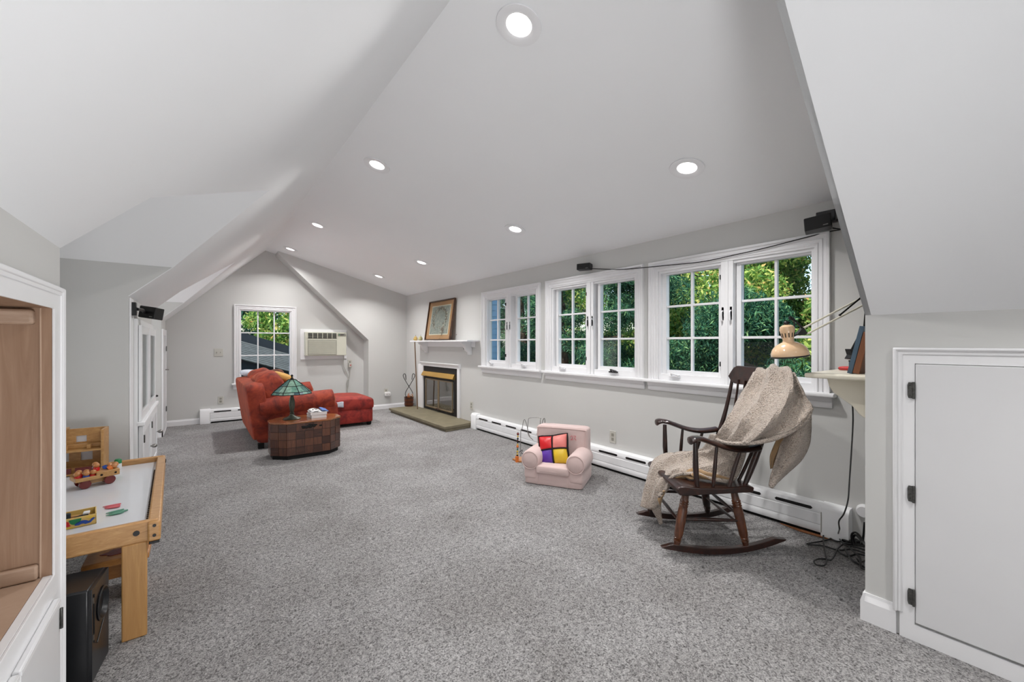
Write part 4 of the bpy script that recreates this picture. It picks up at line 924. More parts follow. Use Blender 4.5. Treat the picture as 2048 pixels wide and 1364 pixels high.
# back posts, spindles, top rail
def backx(z): t_ = (z-.39)/.64; return 1.315+.185*t_+.02*math.sin(t_*3.14)
for d0_, d1_ in ((DN+.02, DN+.0), (DF-.02, DF-.0)):
    MB().tube([PC(backx(z), d0_+(d1_-d0_)*((z-.39)/.6), z) for z in np.linspace(.39, .97, 9)], [.013, .016, .018, .017, .015, .013, .012, .011, .010], 10).build('back_post', 'chairwood', rk)
for k in range(1, 6):
    d = DN+(DF-DN)*k/6
    MB().tube([PC(backx(z)-.005+.02*math.sin(3.14*(z-.39)/.6), d, z) for z in np.linspace(.39, .96, 8)], [.009, .010, .009, .008, .007, .007], 8).build('back_spindle', 'chairwood', rk)
n_ = 16; rows = []
for i in range(n_+1):
    t_ = i/n_; d = DN-.03+(DF-DN+.06)*t_; e_ = min(t_, 1-t_); rr = min(1, e_*9)**.5; zc_ = .985; h_ = .010+.054*rr; bow = .02*math.sin(math.pi*t_)
    rows.append([PC(backx(.94)-.012+bow, d, zc_-h_*.85), PC(backx(1.03)-.012+bow, d, zc_+h_), PC(backx(1.03)+.014+bow, d, zc_+h_+.0), PC(backx(.94)+.014+bow, d, zc_-h_*.85)])
b = MB(); vs = [p for r_ in rows for p in r_]; b.add(vs, [(i*4+j, i*4+(j+1) % 4, (i+1)*4+(j+1) % 4, (i+1)*4+j) for i in range(n_) for j in range(4)]+[(3, 2, 1, 0), (n_*4, n_*4+1, n_*4+2, n_*4+3)])
b.build('top_rail', 'chairwood', rk, bevel=.005)
for s_, d in ((-1, DN-.01), (1, DF+.01)):
    cl = [(1.0-.02, .655), (1.01, .668), (1.05, .666), (1.11, .645), (1.19, .618), (1.27, .606), (1.34, .61), (1.39, .618)]
    b = MB(); ctr = catmull([PC(x, d+(.02*s_ if x < 1.05 else 0), z) for x, z in cl], 5); N = len(ctr); vs = []; fs = []
    for i, p in enumerate(ctr):
        t_ = i/(N-1); wd = .030+.010*math.sin(t_*3.1)+(.008 if t_ < .16 else 0); th_ = .014+.008*max(0, 1-t_*5)+.004*t_
        if i in (0, N-1): wd *= .55; th_ *= .6
        for k in range(12): a_ = 2*math.pi*k/12; vs.append(p+FV*(wd*math.cos(a_))+Vector((0, 0, th_*math.sin(a_))))
    fs = [(i*12+k, i*12+(k+1) % 12, (i+1)*12+(k+1) % 12, (i+1)*12+k) for i in range(N-1) for k in range(12)]+[list(range(12))[::-1], list(range((N-1)*12, N*12))]
    b.add(vs, fs).build('armrest', 'chairwood', rk)
    di = d-.012*s_
    MB().tube([PC(1.04, di, .39), PC(1.032, di, .5), PC(1.03, di, .65)], [.012, .016, .012], 10).build('arm_spindle', 'chairwood', rk)
    MB().tube([PC(1.13, di, .39), PC(1.14, di, .5), PC(1.15, di, .62)], [.009, .011, .008], 10).build('arm_spindle', 'chairwood', rk)
    MB().tube([PC(1.22, di, .39), PC(1.25, di, .5), PC(1.285, di, .6)], [.009, .012, .009], 10).build('arm_spindle', 'chairwood', rk)

# ---- blanket ----
def grid3(rows): return [[pD(*p) for p in r_] for r_ in rows]
bl_rows = grid3([
 [(1520, 770, 2.68), (1545, 768, 2.60), (1572, 770, 2.50), (1596, 790, 2.42)],
 [(1508, 745, 2.60), (1535, 737, 2.52), (1562, 736, 2.42), (1590, 748, 2.34)],
 [(1498, 755, 2.50), (1528, 742, 2.41), (1568, 738, 2.30), (1598, 762, 2.24)],
 [(1479, 790, 2.50), (1520, 775, 2.36), (1572, 770, 2.21), (1612, 790, 2.17)],
 [(1459, 825, 2.47), (1500, 812, 2.31), (1560, 805, 2.15), (1622, 816, 2.13)],
 [(1436, 858, 2.45), (1478, 846, 2.30), (1532, 848, 2.13), (1600, 846, 2.10)],
 [(1428, 878, 2.46), (1455, 886, 2.34), (1492, 888, 2.20), (1545, 880, 2.12)]])
g = smooth_rows(bl_rows, 9, 12)
def fl_(g): return g[::-1]
def fold(g, amp=.010, fr=5.5, sd=0, ph=.25):
    nr, nc = len(g), len(g[0]); o = []; mi, mj = nr//2, nc//2
    sg = -1 if (g[mi][mj+1]-g[mi][mj-1]).cross(g[mi+1][mj]-g[mi-1][mj]).dot(FV) > 0 else 1
    for i in range(nr):
        r_ = []
        for j in range(nc):
            a_ = g[min(i+1, nr-1)][j]-g[max(i-1, 0)][j]; c_ = g[i][min(j+1, nc-1)]-g[i][max(j-1, 0)]; n_ = c_.cross(a_).normalized()
            n_ = n_*sg
            t_ = j/(nc-1); w_ = (1-2*abs(math.sin(t_*fr*math.pi*.5+i*ph*.10+.6))**.7)*.8+noise.noise(Vector((t_*5, i*.05, sd)))*.6
            w2 = noise.noise(Vector((t_*26, i*.25, sd+3)))*.22
            r_.append(g[i][j]+n_*amp*(.12+.88*min(1, i/(nr*.4)))*(w_+w2))
        o.append(r_)
    return o
bk = MB().sheet(fl_(fold(g, .024, 7))).build('blanket', ['fleece', 'lining'], None, solid=.016, recalc=False)
tag(bk, 'beige sherpa fleece blanket with tan lining draped over the rocking chair', 'blanket')
seat_rows = grid3([
 [(1422, 868, 2.50), (1445, 872, 2.42), (1475, 876, 2.34), (1500, 876, 2.30)],
 [(1408, 893, 2.56), (1432, 897, 2.47), (1465, 903, 2.39), (1492, 908, 2.35)],
 [(1385, 900, 2.62), (1415, 908, 2.53), (1450, 925, 2.42), (1478, 944, 2.36)],
 [(1352, 903, 2.68), (1388, 912, 2.58), (1428, 936, 2.45), (1462, 962, 2.36)],
 [(1325, 907, 2.72), (1360, 920, 2.60), (1398, 942, 2.48), (1432, 962, 2.38)],
 [(1305, 920, 2.72), (1332, 933, 2.61), (1360, 946, 2.50), (1392, 950, 2.43)],
 [(1296, 945, 2.70), (1314, 955, 2.60), (1334, 962, 2.51), (1350, 955, 2.46)],
 [(1288, 980, 2.67), (1302, 990, 2.59), (1318, 990, 2.52), (1334, 978, 2.49)],
 [(1282, 1012, 2.64), (1296, 1018, 2.58), (1308, 1014, 2.53), (1321, 992, 2.50)]])
g = smooth_rows(seat_rows, 8, 9)
sb = MB().sheet(fl_(fold(g, .018, 5.0, 5))).build('seat_drape', ['fleece', 'lining'], bk, solid=.02, recalc=False)
for rr, am in (([[(1590, 815, 2.20), (1606, 812, 2.16), (1621, 826, 2.17)], [(1572, 850, 2.20), (1596, 855, 2.14), (1621, 868, 2.17)], [(1560, 890, 2.20), (1586, 895, 2.14), (1617, 895, 2.17)], [(1549, 925, 2.20), (1572, 928, 2.15), (1602, 922, 2.18)], [(1540, 952, 2.20), (1556, 952, 2.17), (1576, 946, 2.19)], [(1537, 972, 2.20), (1543, 975, 2.19), (1552, 968, 2.20)]], .006),):
    MB().sheet(fl_(fold(smooth_rows(grid3(rr), 7, 9), am, 2.2, 9))).build('hanging_corner', ['fleece', 'lining'], bk, solid=.014, recalc=False)
MB().sheet(fl_(fold(smooth_rows(grid3([[(1298, 1005, 2.56), (1312, 985, 2.54), (1324, 988, 2.53)], [(1303, 1018, 2.56), (1312, 1010, 2.54), (1322, 1004, 2.53)], [(1312, 1034, 2.56), (1317, 1030, 2.55), (1322, 1022, 2.54)], [(1319, 1048, 2.56), (1321, 1049, 2.56), (1325, 1046, 2.55)]]), 6, 6), .003, 2, 4))).build('hanging_corner', ['fleece', 'lining'], bk, solid=.01, recalc=False)
MB().sheet(fl_(fold(smooth_rows(grid3([[(1578, 832, 2.17), (1596, 818, 2.15), (1614, 822, 2.15)], [(1560, 860, 2.19), (1580, 852, 2.18), (1600, 846, 2.17)], [(1552, 885, 2.21), (1564, 882, 2.2), (1580, 872, 2.19)], [(1541, 912, 2.23), (1552, 910, 2.22), (1566, 900, 2.21)], [(1540, 938, 2.23), (1546, 936, 2.22), (1556, 930, 2.21)]]), 8, 6), .010, 3, 2))).build('lining', 'lining', bk, solid=.006)
MB().tube(catmull(grid3([[(1398, 950, 2.44), (1384, 956, 2.44), (1374, 952, 2.46), (1378, 944, 2.48), (1392, 940, 2.48), (1412, 948, 2.42), (1440, 955, 2.40), (1462, 962, 2.36)]])[0], 6), .014, 10, flat=.7).build('lining_roll', 'lining', bk)
MB().tube(catmull(grid3([[(1384, 952, 2.43), (1389, 948, 2.43), (1400, 950, 2.42)]])[0], 6), .010, 10).build('lining_roll', 'lining', bk)
MB().sheet(grid3([[(1601, 822, 2.125), (1610, 827, 2.125)], [(1595, 834, 2.12), (1603, 838, 2.12)]])).build('care_tag', 'black', bk, solid=.002)
# thick rounded hem along the lower-right edge of the back part
hem = [(1622, 816, 2.12), (1612, 838, 2.10), (1585, 860, 2.09), (1552, 876, 2.10), (1520, 884, 2.14), (1488, 887, 2.20), (1455, 886, 2.30), (1430, 878, 2.43)]
MB().tube(catmull([pD(*p) for p in hem], 6), [.012, .012, .013, .012, .011, .010, .010, .010], 10).build('hem', 'fleece', bk)

# ======================= CORNER SHELF, BOOKS, CLAMP LAMP =======================
sh = thing('corner_shelf', 'small cream shelf with a scalloped bracket in the corner beside the knee wall', 'shelf', (2.75, YN, 1.03))
MB().bx(2.40, XW, YN, .765, 1.028, 1.052).build('shelf_board', 'shelfcream', sh, bevel=.009, seg=3)
pr = [(YN, 1.028), (.700, 1.028), (.690, .985), (.672, .955), (.64, .93), (.60, .90), (.57, .86), (.53, .83), (YN, .825)]
for x in (2.50, 2.98): MB().prism([(x, y, z) for y, z in pr], (.022, 0, 0)).build('bracket', 'shelfcream', sh, bevel=.003)
def lean_book(name, label, u0, h_, dd, mat, xx, thick, lean):
    y = YN+.02+dd; t = thing(name, label, 'book', (xx, y, 1.0525)); rm = Euler((R(lean), 0, 0)).to_matrix(); o = Vector((xx, y, 1.0525))
    q = Matrix.Translation(o) @ rm.to_4x4()
    MB(q).bx(0, .16, .001, thick-.001, .004, h_-.004).build('pages', 'paper', t)
    b = MB(q); b.bx(0, .165, 0, .003, 0, h_).bx(0, .165, thick-.003, thick, 0, h_).bx(-.003, 0, 0, thick, 0, h_); b.build('cover', mat, t, bevel=.001)
lean_book('book', 'tall slate-blue book leaning outermost on the corner shelf', 0, .23, .072, 'bookblue', 2.50, .018, 12)
lean_book('book', 'brown book leaning behind the slate-blue book on the corner shelf', 0, .20, .045, 'bookbrown', 2.50, .024, 12)
t = thing('red_case', 'flat red rounded case lying on the corner shelf', 'case', onZ(1705, 736, 1.0525))
b = MB(); b.sup(onZ(1706, 737, 1.062), (.05, .06, .011), .5, .5); b.build('shell', 'red', t); b = MB(); b.sup(onZ(1706, 737, 1.062), (.0505, .0605, .002), .5, .4); b.build('seam', 'darkred', t)
q = pD(1715, 728, 2.2); t = thing('small_box', 'small dark blue box behind the books on the corner shelf', 'box', q); MB().bx(q.x-.012, q.x+.03, q.y-.005, q.y+.035, 1.053, 1.10).build('body', 'bookblue', t, bevel=.003); MB().bx(q.x-.013, q.x+.031, q.y-.006, q.y+.036, 1.10, 1.108).build('lid', 'black', t, bevel=.002)
# lamp
dl_ = 2.10
lmp = thing('desk_lamp', 'cream swing-arm desk lamp reaching out over the rocking chair', 'lamp', pD(1715, 715, dl_+.1))
hc = pD(1580, 712, dl_); ax = (pD(1575, 640, dl_)-pD(1583, 712, dl_)).normalized()
MB().lathe([(.080, -.002), (.083, .004), (.082, .018), (.074, .038), (.058, .056), (.036, .068), (.026, .072), (.0235, .080), (.025, .088), (.031, .12), (.034, .135), (.030, .150), (.018, .158), (.001, .160)], hc, ax, 40).build('shade', 'lampcream', lmp)
MB().lathe([(.080, -.006), (.084, -.003), (.084, .002), (.078, .002)], hc, ax, 36, cap=False).build('rim', 'black', lmp)
for k in range(12):
    a_ = 2*math.pi*k/12; u_, w_ = ortho(ax); dr_ = u_*math.cos(a_)+w_*math.sin(a_); MB().tube([hc+ax*.096+dr_*.0268, hc+ax*.118+dr_*.031], .0022, 6).build('vent_slit', 'black', lmp)
MB().sup(hc+ax*.168, (.013, .013, .011), 1, 1, nu=10, nv=16).cyl(hc+ax*.155, hc+ax*.165, .006).build('knob', 'black', lmp)
jt = pD(1608, 663, dl_)
b = MB(); b.prism([pD(1596, 668, dl_-.012), pD(1607, 654, dl_-.012), pD(1616, 666, dl_-.012), pD(1612, 670, dl_-.012), pD(1588, 671, dl_-.012)], FV*.024); b.build('joint_bracket', 'black', lmp, bevel=.002)
MB().tube([hc+ax*.10+RV*.025, jt], .005, 8).build('swivel', 'black', lmp)
MB().tube(catmull([pD(u, v, dl_) for u, v in ((1586, 659), (1589, 650), (1587, 641), (1579, 637), (1580, 634), (1586, 637), (1597, 648), (1606, 657))], 5), .0042, 8).build('cord', 'black', lmp)
e2_ = pD(1735, 590, dl_+.02); e3_ = pD(1735, 606, dl_+.02)
MB().tube([pD(1607, 656, dl_), e2_], .005, 8).build('arm', 'shelfcream', lmp); MB().tube([pD(1614, 668, dl_), e3_], .005, 8).build('arm', 'shelfcream', lmp)
MB().tube([pD(1680, 630, dl_), pD(1722, 595, dl_)], .0042, 8).build('spring', 'darkmetal', lmp)
MB().sup(pD(1680, 630, dl_), (.006, .006, .006), 1, 1, nu=8, nv=10).build('spring_hook', 'black', lmp)
for (a_, c_) in (((1735, 590), (1729, 655)), ((1738, 606), (1730, 660))): MB().tube([pD(*a_, dl_+.02), pD(*c_, dl_+.06)], .006, 8).build('arm', 'darkmetal', lmp)
MB().tube([pD(1729, 654, dl_+.06), pD(1705, 700, dl_+.1)], .009, 8).build('arm', 'darkmetal', lmp); MB().tube([pD(1729, 654, dl_+.06), pD(1724, 712, dl_+.1)], .007, 8).build('arm', 'darkmetal', lmp)
b = MB(); b.prism([pD(1701, 698, dl_+.08), pD(1708, 698, dl_+.08), pD(1722, 712, dl_+.08), pD(1724, 722, dl_+.08), pD(1700, 718, dl_+.08), pD(1705, 710, dl_+.08)], FV*.04); b.build('clamp', 'black', lmp, bevel=.003)
MB().cyl(pD(1714, 718, dl_+.1), Vector((pD(1714, 718, dl_+.1).x, pD(1714, 718, dl_+.1).y, 1.0525)), .008).build('clamp_post', 'black', lmp)
# thin lamp cord running down to the floor, and the pile
cd = [(1704, 792, 2.2), (1706, 840, 2.25), (1703, 900, 2.25), (1699, 960, 2.24), (1696, 1000, 2.22), (1688, 1027, 2.2), (1678, 1042, 2.18), (1679, 1058, 2.15)]
MB().tube(catmull([pD(*p) for p in cd], 6)+[onZ(1676, 1068, .03)], .0035, 6).build('lamp_cord', 'black')
tag(bpy.data.objects['lamp_cord'], 'thin black cord hanging from the corner shelf to the floor', 'cord')
def fl(pts, z=.008): return [onZ(u, v, z) for u, v in pts]
cp = thing('cable_tangle', 'tangled pile of black cables on the carpet under the corner shelf', 'cables', onZ(1700, 1100, 0))
loops = [[(1676, 1066), (1664, 1076), (1646, 1082), (1614, 1088), (1648, 1092), (1676, 1100), (1705, 1099), (1735, 1108)],
 [(1655, 1062), (1647, 1070), (1648, 1090), (1651, 1108), (1653, 1122), (1648, 1131), (1634, 1130), (1628, 1123), (1636, 1118), (1652, 1118), (1662, 1120), (1668, 1112), (1674, 1100), (1684, 1090), (1700, 1086), (1730, 1090)],
 [(1655, 1068), (1662, 1064), (1672, 1070), (1682, 1082), (1690, 1090), (1714, 1095), (1735, 1102)],
 [(1660, 1064), (1668, 1063), (1676, 1072), (1684, 1084), (1700, 1088), (1735, 1094)],
 [(1655, 1064), (1658, 1074), (1672, 1082), (1690, 1084), (1712, 1086)],
 [(1676, 1100), (1684, 1108), (1698, 1112), (1716, 1108), (1735, 1112)],
 [(1690, 1098), (1698, 1112), (1706, 1122), (1720, 1130), (1730, 1136)],
 [(1698, 1094), (1708, 1104), (1720, 1116), (1722, 1134), (1735, 1140)],
 [(1714, 1118), (1720, 1124), (1735, 1120)]]
for i, L in enumerate(loops):
    MB().tube(catmull(fl(L, .010+.004*(i % 4)), 6), .0055 if i in (5, 6, 7) else .0042, 6).build('cable', 'black', cp)
for (pts) in ([(1705, 1090), (1703, 1072), (1708, 1065), (1716, 1068), (1726, 1082), (1730, 1090)], [(1712, 1088), (1707, 1076), (1712, 1070), (1722, 1080), (1728, 1088)], [(1724, 1088), (1727, 1070), (1729, 1045)]):
    MB().tube(catmull([pD(u, v, 2.34-.02*k_) for k_, (u, v) in enumerate(pts)], 6), .0055, 6).build('cable', 'black', cp)
MB().bx(0, .09, 0, .035, 0, .03, Matrix.Translation(onZ(1692, 1092, 0)) @ Matrix.Rotation(R(-35), 4, 'Z')).build('power_strip', 'black', cp, bevel=.004)
q = onZ(1715, 1078, 0); tag(MB().bx(q.x-.01, q.x+.035, q.y, q.y+.03, 0, .035).build('adapter_plug', 'plate', None, bevel=.003), 'small beige plug adapter on the carpet among the cables', 'plug')

# ======================= SATELLITE SPEAKERS =======================
def speaker(label, c, right, upv, size, wallp):
    t = thing('satellite_speaker', label, 'speaker', c); right = right.normalized(); upv = upv.normalized(); out_ = right.cross(upv).normalized()
    mt = Matrix((right, out_, upv)).transposed().to_4x4(); mt = Matrix.Translation(c) @ mt
    w_, d_, h_ = size
    MB(mt).bx(-w_/2, w_/2, -d_/2, d_/2, -h_/2, h_).build('cabinet', 'black', t, bevel=.006) if False else MB(mt).bx(-w_/2, w_/2, -d_/2, d_/2, -h_/2, h_/2).build('cabinet', 'black', t, bevel=.006)
    MB(mt).bx(w_*.18, w_*.36, d_/2-.001, d_/2+.001, -h_*.36, -h_*.30).bx(w_*.18, w_*.36, -d_/2-.001, -d_/2+.001, -h_*.36, -h_*.30).build('badge', 'steel', t)
    MB().cyl(c, wallp, .008).build('bracket_arm', 'black', t)
    return t
q = onX(1169, 534, XW-.07)
s1 = speaker('small black speaker above the gap between the two left windows', q, Vector((.35, -.94, .0)), Vector((.05, 0, 1)), (.14, .075, .062), Vector((XW, q.y-.04, q.z+.01)))
q = onX(1636, 448, XW-.14)
s2 = speaker('black speaker above the largest window near the sloped ceiling', q, Vector((.25, -.96, .12)), Vector((.1, .1, 1)), (.135, .08, .082), Vector((XW-.03, q.y-.07, q.z+.03)))
q2 = onX(1654, 436, XW-.04); MB().bx(XW-.07, XW, q2.y-.05, q2.y+.05, q2.z-.03, q2.z+.04).build('mount', 'satinblack', s2, bevel=.004)
q = pD(303, 626, 3.12)
s3 = speaker('black speaker on a bracket at the corner of the left built-in', q, Vector((.80, -.55, -.14)), Vector((.14, 0, 1)), (.118, .085, .088), q+Vector((-.05, 0, .01)))
q2 = onX(266, 618, XL+.012); MB().bx(XL, XL+.03, q2.y-.03, q2.y+.03, q2.z-.045, q2.z+.045).build('mount', 'black', s3, bevel=.003)
MB().tube([q2+Vector((.02, .0, 0)), (q2+q)/2+Vector((0, 0, .008)), q+RV*-.05], .011, 8).build('bracket_arm', 'black', s3)
wire = [(1650, 452, .09), (1665, 456, .05), (1681, 459, .02), (1660, 463, .02), (1600, 478, .032), (1530, 496, .032), (1460, 512, .032), (1400, 524, .032), (1330, 531, .032), (1290, 535, .028), (1240, 539, .028), (1200, 538, .02), (1180, 537, .05)]
tag(MB().tube(catmull([onX(u, v, XW-o_) for u, v, o_ in wire], 5), .004, 6).build('speaker_wire', 'black'), 'black speaker wire strung along the tops of the window casings', 'wire')

# ======================= NEAR LEFT BUILT-IN =======================
nb = thing('built_in_cabinet', 'near white built-in with an open wood-lined recess and doors below', 'cabinet', (XL, CY1, 0))
yy1 = yx(119, XL); yo = yx(127, XL)
zt_ = zx(120, 578, XL)
f0_ = .006
ztop = zx(108, 1186, XL)
b = MB(); b.slab((XL, 0, 0), (0, 1, 0), (0, 0, 1), rect(CY1-1.3, D1[0]-.001, 0, zt_-.002), [rect(CY1-1.1, CY1, CZ0, CZ1)], (f0_, 0, 0)); b.build('face_frame', 'trim', nb, bevel=.001)
b = MB(); mitred(b, [(0, 0), (0, .012), (.004, .015), (.010, .013), (.014, .009), (.024, .009), (.028, 0)], CY1-1.6, D1[0]-.0005, 0, zt_, lambda s_, t_, z_: (XL+t_, s_, z_)); b.build('outer_moulding', 'trim', nb)
d_ = .34
MB().bx(XL-d_, XL-.024, CY1+.004, CY1+.02, CZ0-.1, CZ1+.02).build('side_panel', 'cabwood', nb)
MB().bx(XL-d_-.02, XL-d_, CY1-1.1, CY1+.02, CZ0-.1, CZ1+.02).build('back_panel', 'cabwood', nb)
MB().bx(XL-.024, XL-.0005, CY1, CY1+.02, CZ0-.05, CZ1+.02).build('jamb_strip', 'cabwood', nb)
MB().bx(XL-d_, XL-.021, CY1-1.1, CY1+.003, CZ0-.02, CZ0-.001).build('bottom_board', 'cabbase', nb)
MB().bx(XL-d_, XL-.0005, CY1-1.1, CY1+.003, CZ1+.001, CZ1+.02).build('top_board', 'cabwood', nb)
MB().bx(XL-d_+.02, XL-.034, CY1-.028, CY1+.003, CZ1-.052, CZ1-.006).build('cleat', 'cabrail', nb, bevel=.008)
MB().bx(XL-d_+.02, XL-.028, CY1-.016, CY1+.003, CZ0, CZ0+.045).build('cleat', 'cabrail', nb, bevel=.006)
MB().tube([(XL-.025, CY1+.001, CZ0), (XL-.0235, CY1+.0, (CZ0+CZ1)/2), (XL-.025, CY1+.001, CZ1)], .0028, 6).build('caulk_bead', 'cabbase', nb)
MB().bx(XL-.02, XL-.0005, CY1-1.2, CY1+.01, CZ0-.03, CZ0+.0).build('sill_board', 'trim', nb, bevel=.001)
ys_ = yx(38, XL+.02)
for a_, c_ in ((ys_+.004, yx(119, XL+.02)), (ys_-.5, ys_-.004)):
    dd = MB().bx(XL+f0_, XL+.022, a_, c_, .09, ztop).build('door', 'door', nb, bevel=.004)
    MB().bx(XL+.022, XL+.0235, a_+.003, c_-.003, ztop-.014, ztop-.003).build('edge_bead', 'trim', dd)
h = MB(); yh = yx(121.5, XL+.024); zh = zx(121.5, 1236, XL+.024)
h.bx(XL+.012, XL+.024, yh-.008, yh+.004, zh-.03, zh+.03).cyl((XL+.026, yh-.001, zh-.032), (XL+.026, yh-.001, zh+.032), .004, n=8).build('hinge', 'hinge', nb, bevel=.001)

# ======================= SECOND BUILT-IN =======================
sb_ = thing('display_cabinet', 'white built-in on the far left wall with glazed upper doors and panelled lower doors', 'cabinet', (XL, 4.7, 0))
X1 = XL+.03
b = MB(); b.slab((XL+.0, 0, 0), (0, 1, 0), (0, 0, 1), rect(4.0, 5.38, .0, 1.375), [rect(4.06, 4.60, .655, 1.305), rect(4.72, 5.31, .655, 1.305)], (.02, 0, 0)); b.build('face_frame', 'trim', sb_, bevel=.002)
for a_, c_ in ((4.06, 4.60), (4.72, 5.31)):
    b = MB(); b.bx(XL-.3, XL-.29, a_, c_, .62, 1.33).bx(XL-.3, XL-.05, a_-.01, a_, .62, 1.33).bx(XL-.3, XL-.05, c_, c_+.01, .62, 1.33).bx(XL-.3, XL-.05, a_, c_, 1.31, 1.33).bx(XL-.3, XL-.05, a_, c_, .63, .65); b.build('compartment', 'trim', sb_)
    MB().bx(XL-.28, XL-.06, a_, c_, .98, .995).build('shelf', 'trim', sb_)
    f_ = MB(); w_ = .035; f_.slab((X1-.008, 0, 0), (0, 1, 0), (0, 0, 1), rect(a_-.03, c_+.03, .63, 1.33), [rect(a_+w_, c_-w_, .66+w_, 1.30-w_)], (.018, 0, 0)); gdoor = f_.build('glass_door', 'trim', sb_, bevel=.003)
    MB().bx(X1-.003, X1, a_+w_, c_-w_, .66+w_, 1.30-w_).build('pane', 'glass', gdoor, smooth=False)
    dd = MB().bx(X1-.008, X1+.012, a_-.03, c_+.03, .09, .595).build('door', 'door', sb_, bevel=.004)
    MB().slab((X1+.012, 0, 0), (0, 1, 0), (0, 0, 1), rect(a_-.03, c_+.03, .09, .595), [rect(a_+.03, c_-.03, .15, .535)], (.008, 0, 0)).build('raised_frame', 'trim', dd, bevel=.002)
    for z in (.20, .50): MB().bx(X1+.018, X1+.028, a_-.028, a_-.008, z-.028, z+.028).build('hinge', 'hinge', dd, bevel=.001)
    MB().sup((X1+.045, c_-.02, .34), (.02, .016, .016), 1, 1, nu=10, nv=14).cyl((X1+.01, c_-.02, .34), (X1+.04, c_-.02, .34), .006).build('knob', 'steel', dd)
b = MB(); b.bx(XL+.01, XL+.06, 4.0, 5.38, .60, .63); b.build('ledge', 'trim', sb_, bevel=.006)
for z in (.70, .78): MB().sup((XL+.045, 5.36, z-.1), (.012, .01, .01), 1, 1, nu=8, nv=10).build('latch', 'black', sb_)
q = onX(274, 812, XL-.06); t = thing('figurine', 'tan figurine with a thin dark staff behind the left glazed door', 'figurine', (XL-.1, 4.2, .65))
MB().lathe([(.001, 0), (.05, 0), (.045, .03), (.03, .06), (.04, .10), (.001, .13)], (XL-.1, 4.2, .65), (0, 0, 1), 16).build('body', 'bead_tan', t); MB().cyl((XL-.07, 4.17, .65), (XL-.07, 4.17, 1.0), .006).build('staff', 'black', t)
t = thing('small_black_box', 'small black object behind the right glazed door', 'box', (XL-.08, 4.85, .65)); MB().bx(XL-.11, XL-.05, 4.82, 4.9, .65, .70).build('body', 'black', t, bevel=.004); MB().bx(XL-.10, XL-.06, 4.83, 4.89, .70, .715).build('lid', 'satinblack', t, bevel=.002)

# ======================= PLAY TABLE AND TOYS =======================
ZT = .470
tq = thing('play_table', 'wooden play table with a white top and raised rims in the left alcove', 'table', (-.55, 2.9, 0))
tc = [onZ(319, 1037, ZT), onZ(326.5, 910, ZT)]
A_, B_ = Vector((-.128, 2.265, 0)), Vector((-.172, 3.535, 0)); 
Y_ = (B_-A_).normalized(); X_ = Vector((-Y_.y, Y_.x, 0))       # X_ points to the left, into the alcove
LT = (B_-A_).length; WT = .78
XT = Matrix(((X_.x, Y_.x, 0, A_.x), (X_.y, Y_.y, 0, A_.y), (0, 0, 1, 0), (0, 0, 0, 1)))
MB(XT).bx(.035, WT-.03, .03, LT-.03, ZT-.050, ZT-.032).build('top_panel', 'white_board', tq)
MB(XT).bx(.0, WT, .0, .026, ZT-.085, ZT).build('rim', 'lightwood', tq, bevel=.006)
MB(XT).bx(.0, WT, LT-.026, LT, ZT-.085, ZT).build('rim', 'lightwood', tq, bevel=.006)
MB(XT).bx(-.008, .034, -.015, LT+.012, ZT-.085, ZT-.004).build('rim', 'lightwood', tq, bevel=.007)
MB(XT).bx(WT-.03, WT, .026, LT-.026, ZT-.085, ZT).build('rim', 'lightwood', tq, bevel=.006)
for k in range(32): MB(XT).bx(.0345, .042, .10+.028*k, .106+.028*k, ZT-.026, ZT-.020).build('ruler_tick', 'bark', tq)
for k in range(8): MB(XT).bx(.10+.075*k, .118+.075*k, .0265, .034, ZT-.032, ZT-.029).build('clip', 'darkmetal', tq)
MB(XT).cyl((.068, .001, ZT-.042), (.068, -.004, ZT-.042), .0105).build('bolt_cap', 'black', tq)
for z in (ZT-.02, ZT-.06): MB(XT).cyl((.012, -.016, z), (.012, -.019, z), .006).build('bolt_cap', 'black', tq)
for y_ in (LT-.03, LT-.08):
    MB(XT).cyl((-.008, y_, ZT-.03), (-.012, y_, ZT-.03), .006).build('bolt_cap', 'black', tq)
MB(XT).bx(-.004, .03, -.012, .03, ZT-.096, ZT-.085).build('corner_pad', 'black', tq, bevel=.002)
for (x0_, y0_) in ((.035, -.005), (WT-.11, -.005), (.035, LT-.08), (WT-.11, LT-.08)):
    MB(XT).bx(x0_, x0_+.078, y0_+.006, y0_+.034, 0, ZT-.084).build('leg', 'legbirch', tq, bevel=.005)
# play bench with puzzle top
bn = thing('puzzle_bench', 'low honey-coloured bench with red and yellow inset shapes under the play table', 'bench', (-.35, 2.75, 0))
M['bench'] = wood('bench_pine', (160, 104, 52), (196, 140, 78), (10, 40, 40), .3, .4)
ZB = .215; pa = onZ(161, 1135, ZB); pb = onZ(172, 1088, ZB)
bx0, by0 = pa.x, pa.y; by1 = by0+.27; bx1 = onY(302, 1120, by0+.1).x
MB().bx(bx0, bx1, by0, by1, ZB-.03, ZB).build('seat', 'bench', bn, bevel=.006)
for x in (bx0+.03, bx1-.06): MB().bx(x, x+.025, by0+.03, by1-.03, 0, ZB-.03).build('leg', 'bench', bn, bevel=.004)
MB().bx(bx0+.05, bx1-.06, by0+.12, by0+.14, .08, ZB-.03).build('apron', 'bench', bn)
def blob(c, r_, n_, sq=1, ph=0): return [(c[0]+math.cos(2*math.pi*i/24)*r_*(1+.12*math.cos(n_*2*math.pi*i/24+ph))*1.6, c[1]+math.sin(2*math.pi*i/24)*r_*sq*(1+.12*math.cos(n_*2*math.pi*i/24+ph)), ZB) for i in range(24)]
